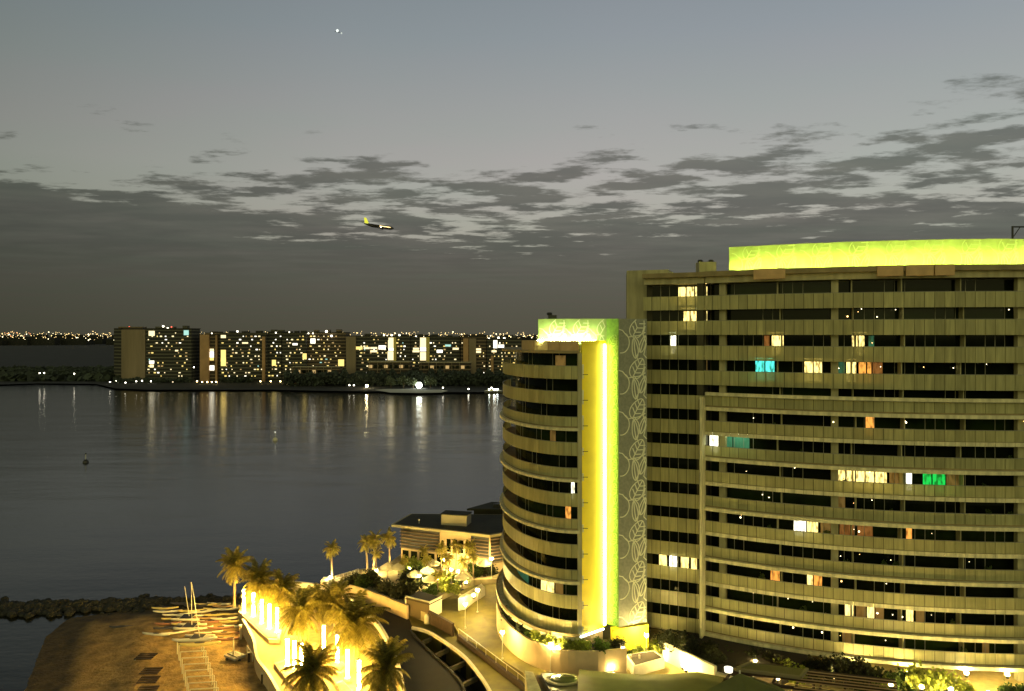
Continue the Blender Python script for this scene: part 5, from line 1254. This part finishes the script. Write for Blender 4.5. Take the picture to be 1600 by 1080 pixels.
# the floodlight with its lit sandy spit
t = thing('floodlight_mast', 'dazzling white floodlight on the far shore', 'floodlight', W(655, 607, 1.2), local=True)
mb = MB(); mb.ball((0,-1,2.9), 2.6, 12, 8); mb.build('lamp_head', emat('flood_white', (.95,1,.86), 30), t, True)
mb = MB(); mb.tube((0,0,0), (0,0,3), .25); mb.build('mast', DARKM, t)
tag(poly3('sand_spit', Wz([(585,609.5),(600,608),(640,608),(660,609),(690,609),(700,611),(690,613.5),(655,614.2),(610,613.6)], 1.5), mat('pale_spit_sand', (.5,.48,.38), .9)), kind='structure')
t = thing('moored_boat', 'small moored boat with deck lights near the round tower', 'boat', W(770, 613, 0), local=True)
mb = MB(); mb.prism([(-7,-1.6),(5,-1.8),(8,0),(5,1.8),(-7,1.6)], -.3, 1.5); mb.build('hull', WHITEW, t)
mb = MB(); mb.box(-1,0,1.5,6,2.6,1.7); mb.build('cabin', CREAM, t)
for dx in (-3, 1, 4): mb = MB(); mb.ball((dx,-1.6,2.6), .6, 7, 5); mb.build('deck_light', emat('deck_light', (.9,1,.9), 25), t)
for px, py, lab in ((60,585,'small lit hut on the dark left shore, left one of two'),(110,586,'small lit hut on the dark left shore, right one of two')):
    x, y, z = W(px, 592, 1.2); t = thing('shore_hut', lab, 'hut', (x, y, 1.2), 0, 'lit huts on the dark shore', True)
    mb = MB(); mb.box(0, 4, 0, 9, 6, 3.5); mb.build('wall', FC, t); mb = MB(); mb.box(0, 4, 3.5, 11, 8, .5); mb.build('roof', ROOFD, t)
    for dx in (-1.5, 2): mb = MB(); mb.box(dx, .8, 1.0, 1.6, .3, 1.4); mb.build('window', WIN[2], t)
# tree masses
def tree_mass(name, label, segs, seed, n, s):
    rnd = random.Random(seed); mb = MB()
    tot_ = sum(sg[6] for sg in segs)
    for (x0, x1, yb, yt, Ya, Yb, wgt) in segs:
        for _ in range(int(n*wgt/tot_)):
            px = rnd.uniform(x0, x1); y = rnd.uniform(Ya, Yb); env = .5+.5*math.sin(px*.21+math.sin(px*.083)*3)*math.sin(px*.047+1); h = (50-(yt-522)*Ya/1200)*(.62+.38*env)
            z = 1.0+max(.2, h*math.sqrt(rnd.random()))*rnd.uniform(.75,1)
            x = (px-800)/1200*y; a = Vector([rnd.gauss(0,1) for _ in range(3)]).normalized(); b = a.orthogonal().normalized(); p = Vector((x, y, z)); q = s*rnd.uniform(.6,1.3)
            mb.quad(p-a*q-b*q, p+a*q-b*q, p+a*q+b*q, p-a*q+b*q)
    tag(mb.build(name, mat('far_tree_leaf', (.030,.040,.024), .8, island=.5)), label, 'trees', kind='stuff')
tree_mass('shore_woodland', 'dark belt of trees along the far shore before the buildings', [(445,800,600,579,712,748,4),(640,800,600,577,715,748,1.5),(178,300,600,592,768,785,.4),(345,395,600,590,768,785,.3)], 3, 24000, .85)
tree_mass('mangrove_wood', 'low dark mangrove wood covering the left far shore', [(-300,185,600,588,790,1000,2)], 4, 6000, 3)
for px, s, lab in ((610,1.0,'pale floodlit tree left on the spit'),(630,1.1,'pale floodlit tree left of the dazzling lamp'),(672,1.0,'pale floodlit tree right of the dazzling lamp'),(645,.9,'small floodlit tree just behind the dazzling lamp')):
    x, y, z = W(px, 606.5, 1.5); t = thing('shore_tree', lab, 'tree', (x, y+3, 1.2), 0, 'floodlit trees on the spit', True); t.scale = (s,)*3
    mb = MB(); mb.tube((0,0,0), (.3,0,4.5), .4, .2, 7); mb.tube((.2,0,3), (2,.5,6), .2, .1, 5); mb.tube((.2,0,3), (-1.8,.5,6), .2, .1, 5); mb.build('trunk', STEM, t)
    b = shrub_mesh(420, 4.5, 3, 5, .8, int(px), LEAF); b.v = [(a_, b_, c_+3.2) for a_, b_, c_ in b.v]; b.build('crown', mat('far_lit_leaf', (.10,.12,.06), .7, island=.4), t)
# very distant city lights
def city(name, label, n, px0, px1, y0, y1, seed, mt, smin, smax, dense=1):
    rnd = random.Random(seed); mb = MB()
    for _ in range(n):
        px = rnd.uniform(px0, px1); py = rnd.triangular(y0, y1, y0+(y1-y0)*.4)
        d = 3200; x, y, z = D(px, py, d+rnd.uniform(-200,200)); s = rnd.uniform(smin, smax)
        b = len(mb.v); mb.v += [(x-s,y,z),(x+s,y,z),(x,y-s,z),(x,y+s,z),(x,y,z-s*.8),(x,y,z+s*.8)]; mb.f += [(b+i_,b+j_,b+k_) for i_ in (0,1) for j_ in (2,3) for k_ in (4,5)]
    o = mb.build(name, mt); tag(o, label, 'city lights', kind='stuff')
CL = emat('distant_light_warm', (1,.70,.28), 3.2, False); CL2 = emat('distant_light_white', (1,.85,.5), 5, False); CL3 = emat('distant_light_red', (1,.35,.12), 3, False)
city('distant_city_lights', 'carpet of tiny warm lights of the distant city along the horizon', 800, -250, 1000, 517, 532, 21, CL, .9, 2.5)
city('distant_white_lights', 'scattered brighter white lights of the distant city', 170, -250, 1000, 518, 537, 22, CL2, 1.4, 3.0)
city('distant_red_lights', 'reddish lights of the distant city at the left edge of the horizon', 46, -120, 50, 516, 527, 23, CL3, 1.0, 2.4)
# dark low roofs the distant lights stand on
mb = MB(); rnd = random.Random(9)
for k in range(160):
    px = rnd.uniform(-300, 1050); y = rnd.uniform(3250, 3900); h = rnd.uniform(20, 46); mb.box((px-800)/1200*y, y, 1.2, rnd.uniform(50,150), 40, h)
tag(mb.build('distant_city', LAND), 'dark low roofs of the distant city on the horizon', 'distant city', kind='stuff')
for o in bpy.data.objects:
    if '_org' in o: del o['_org']
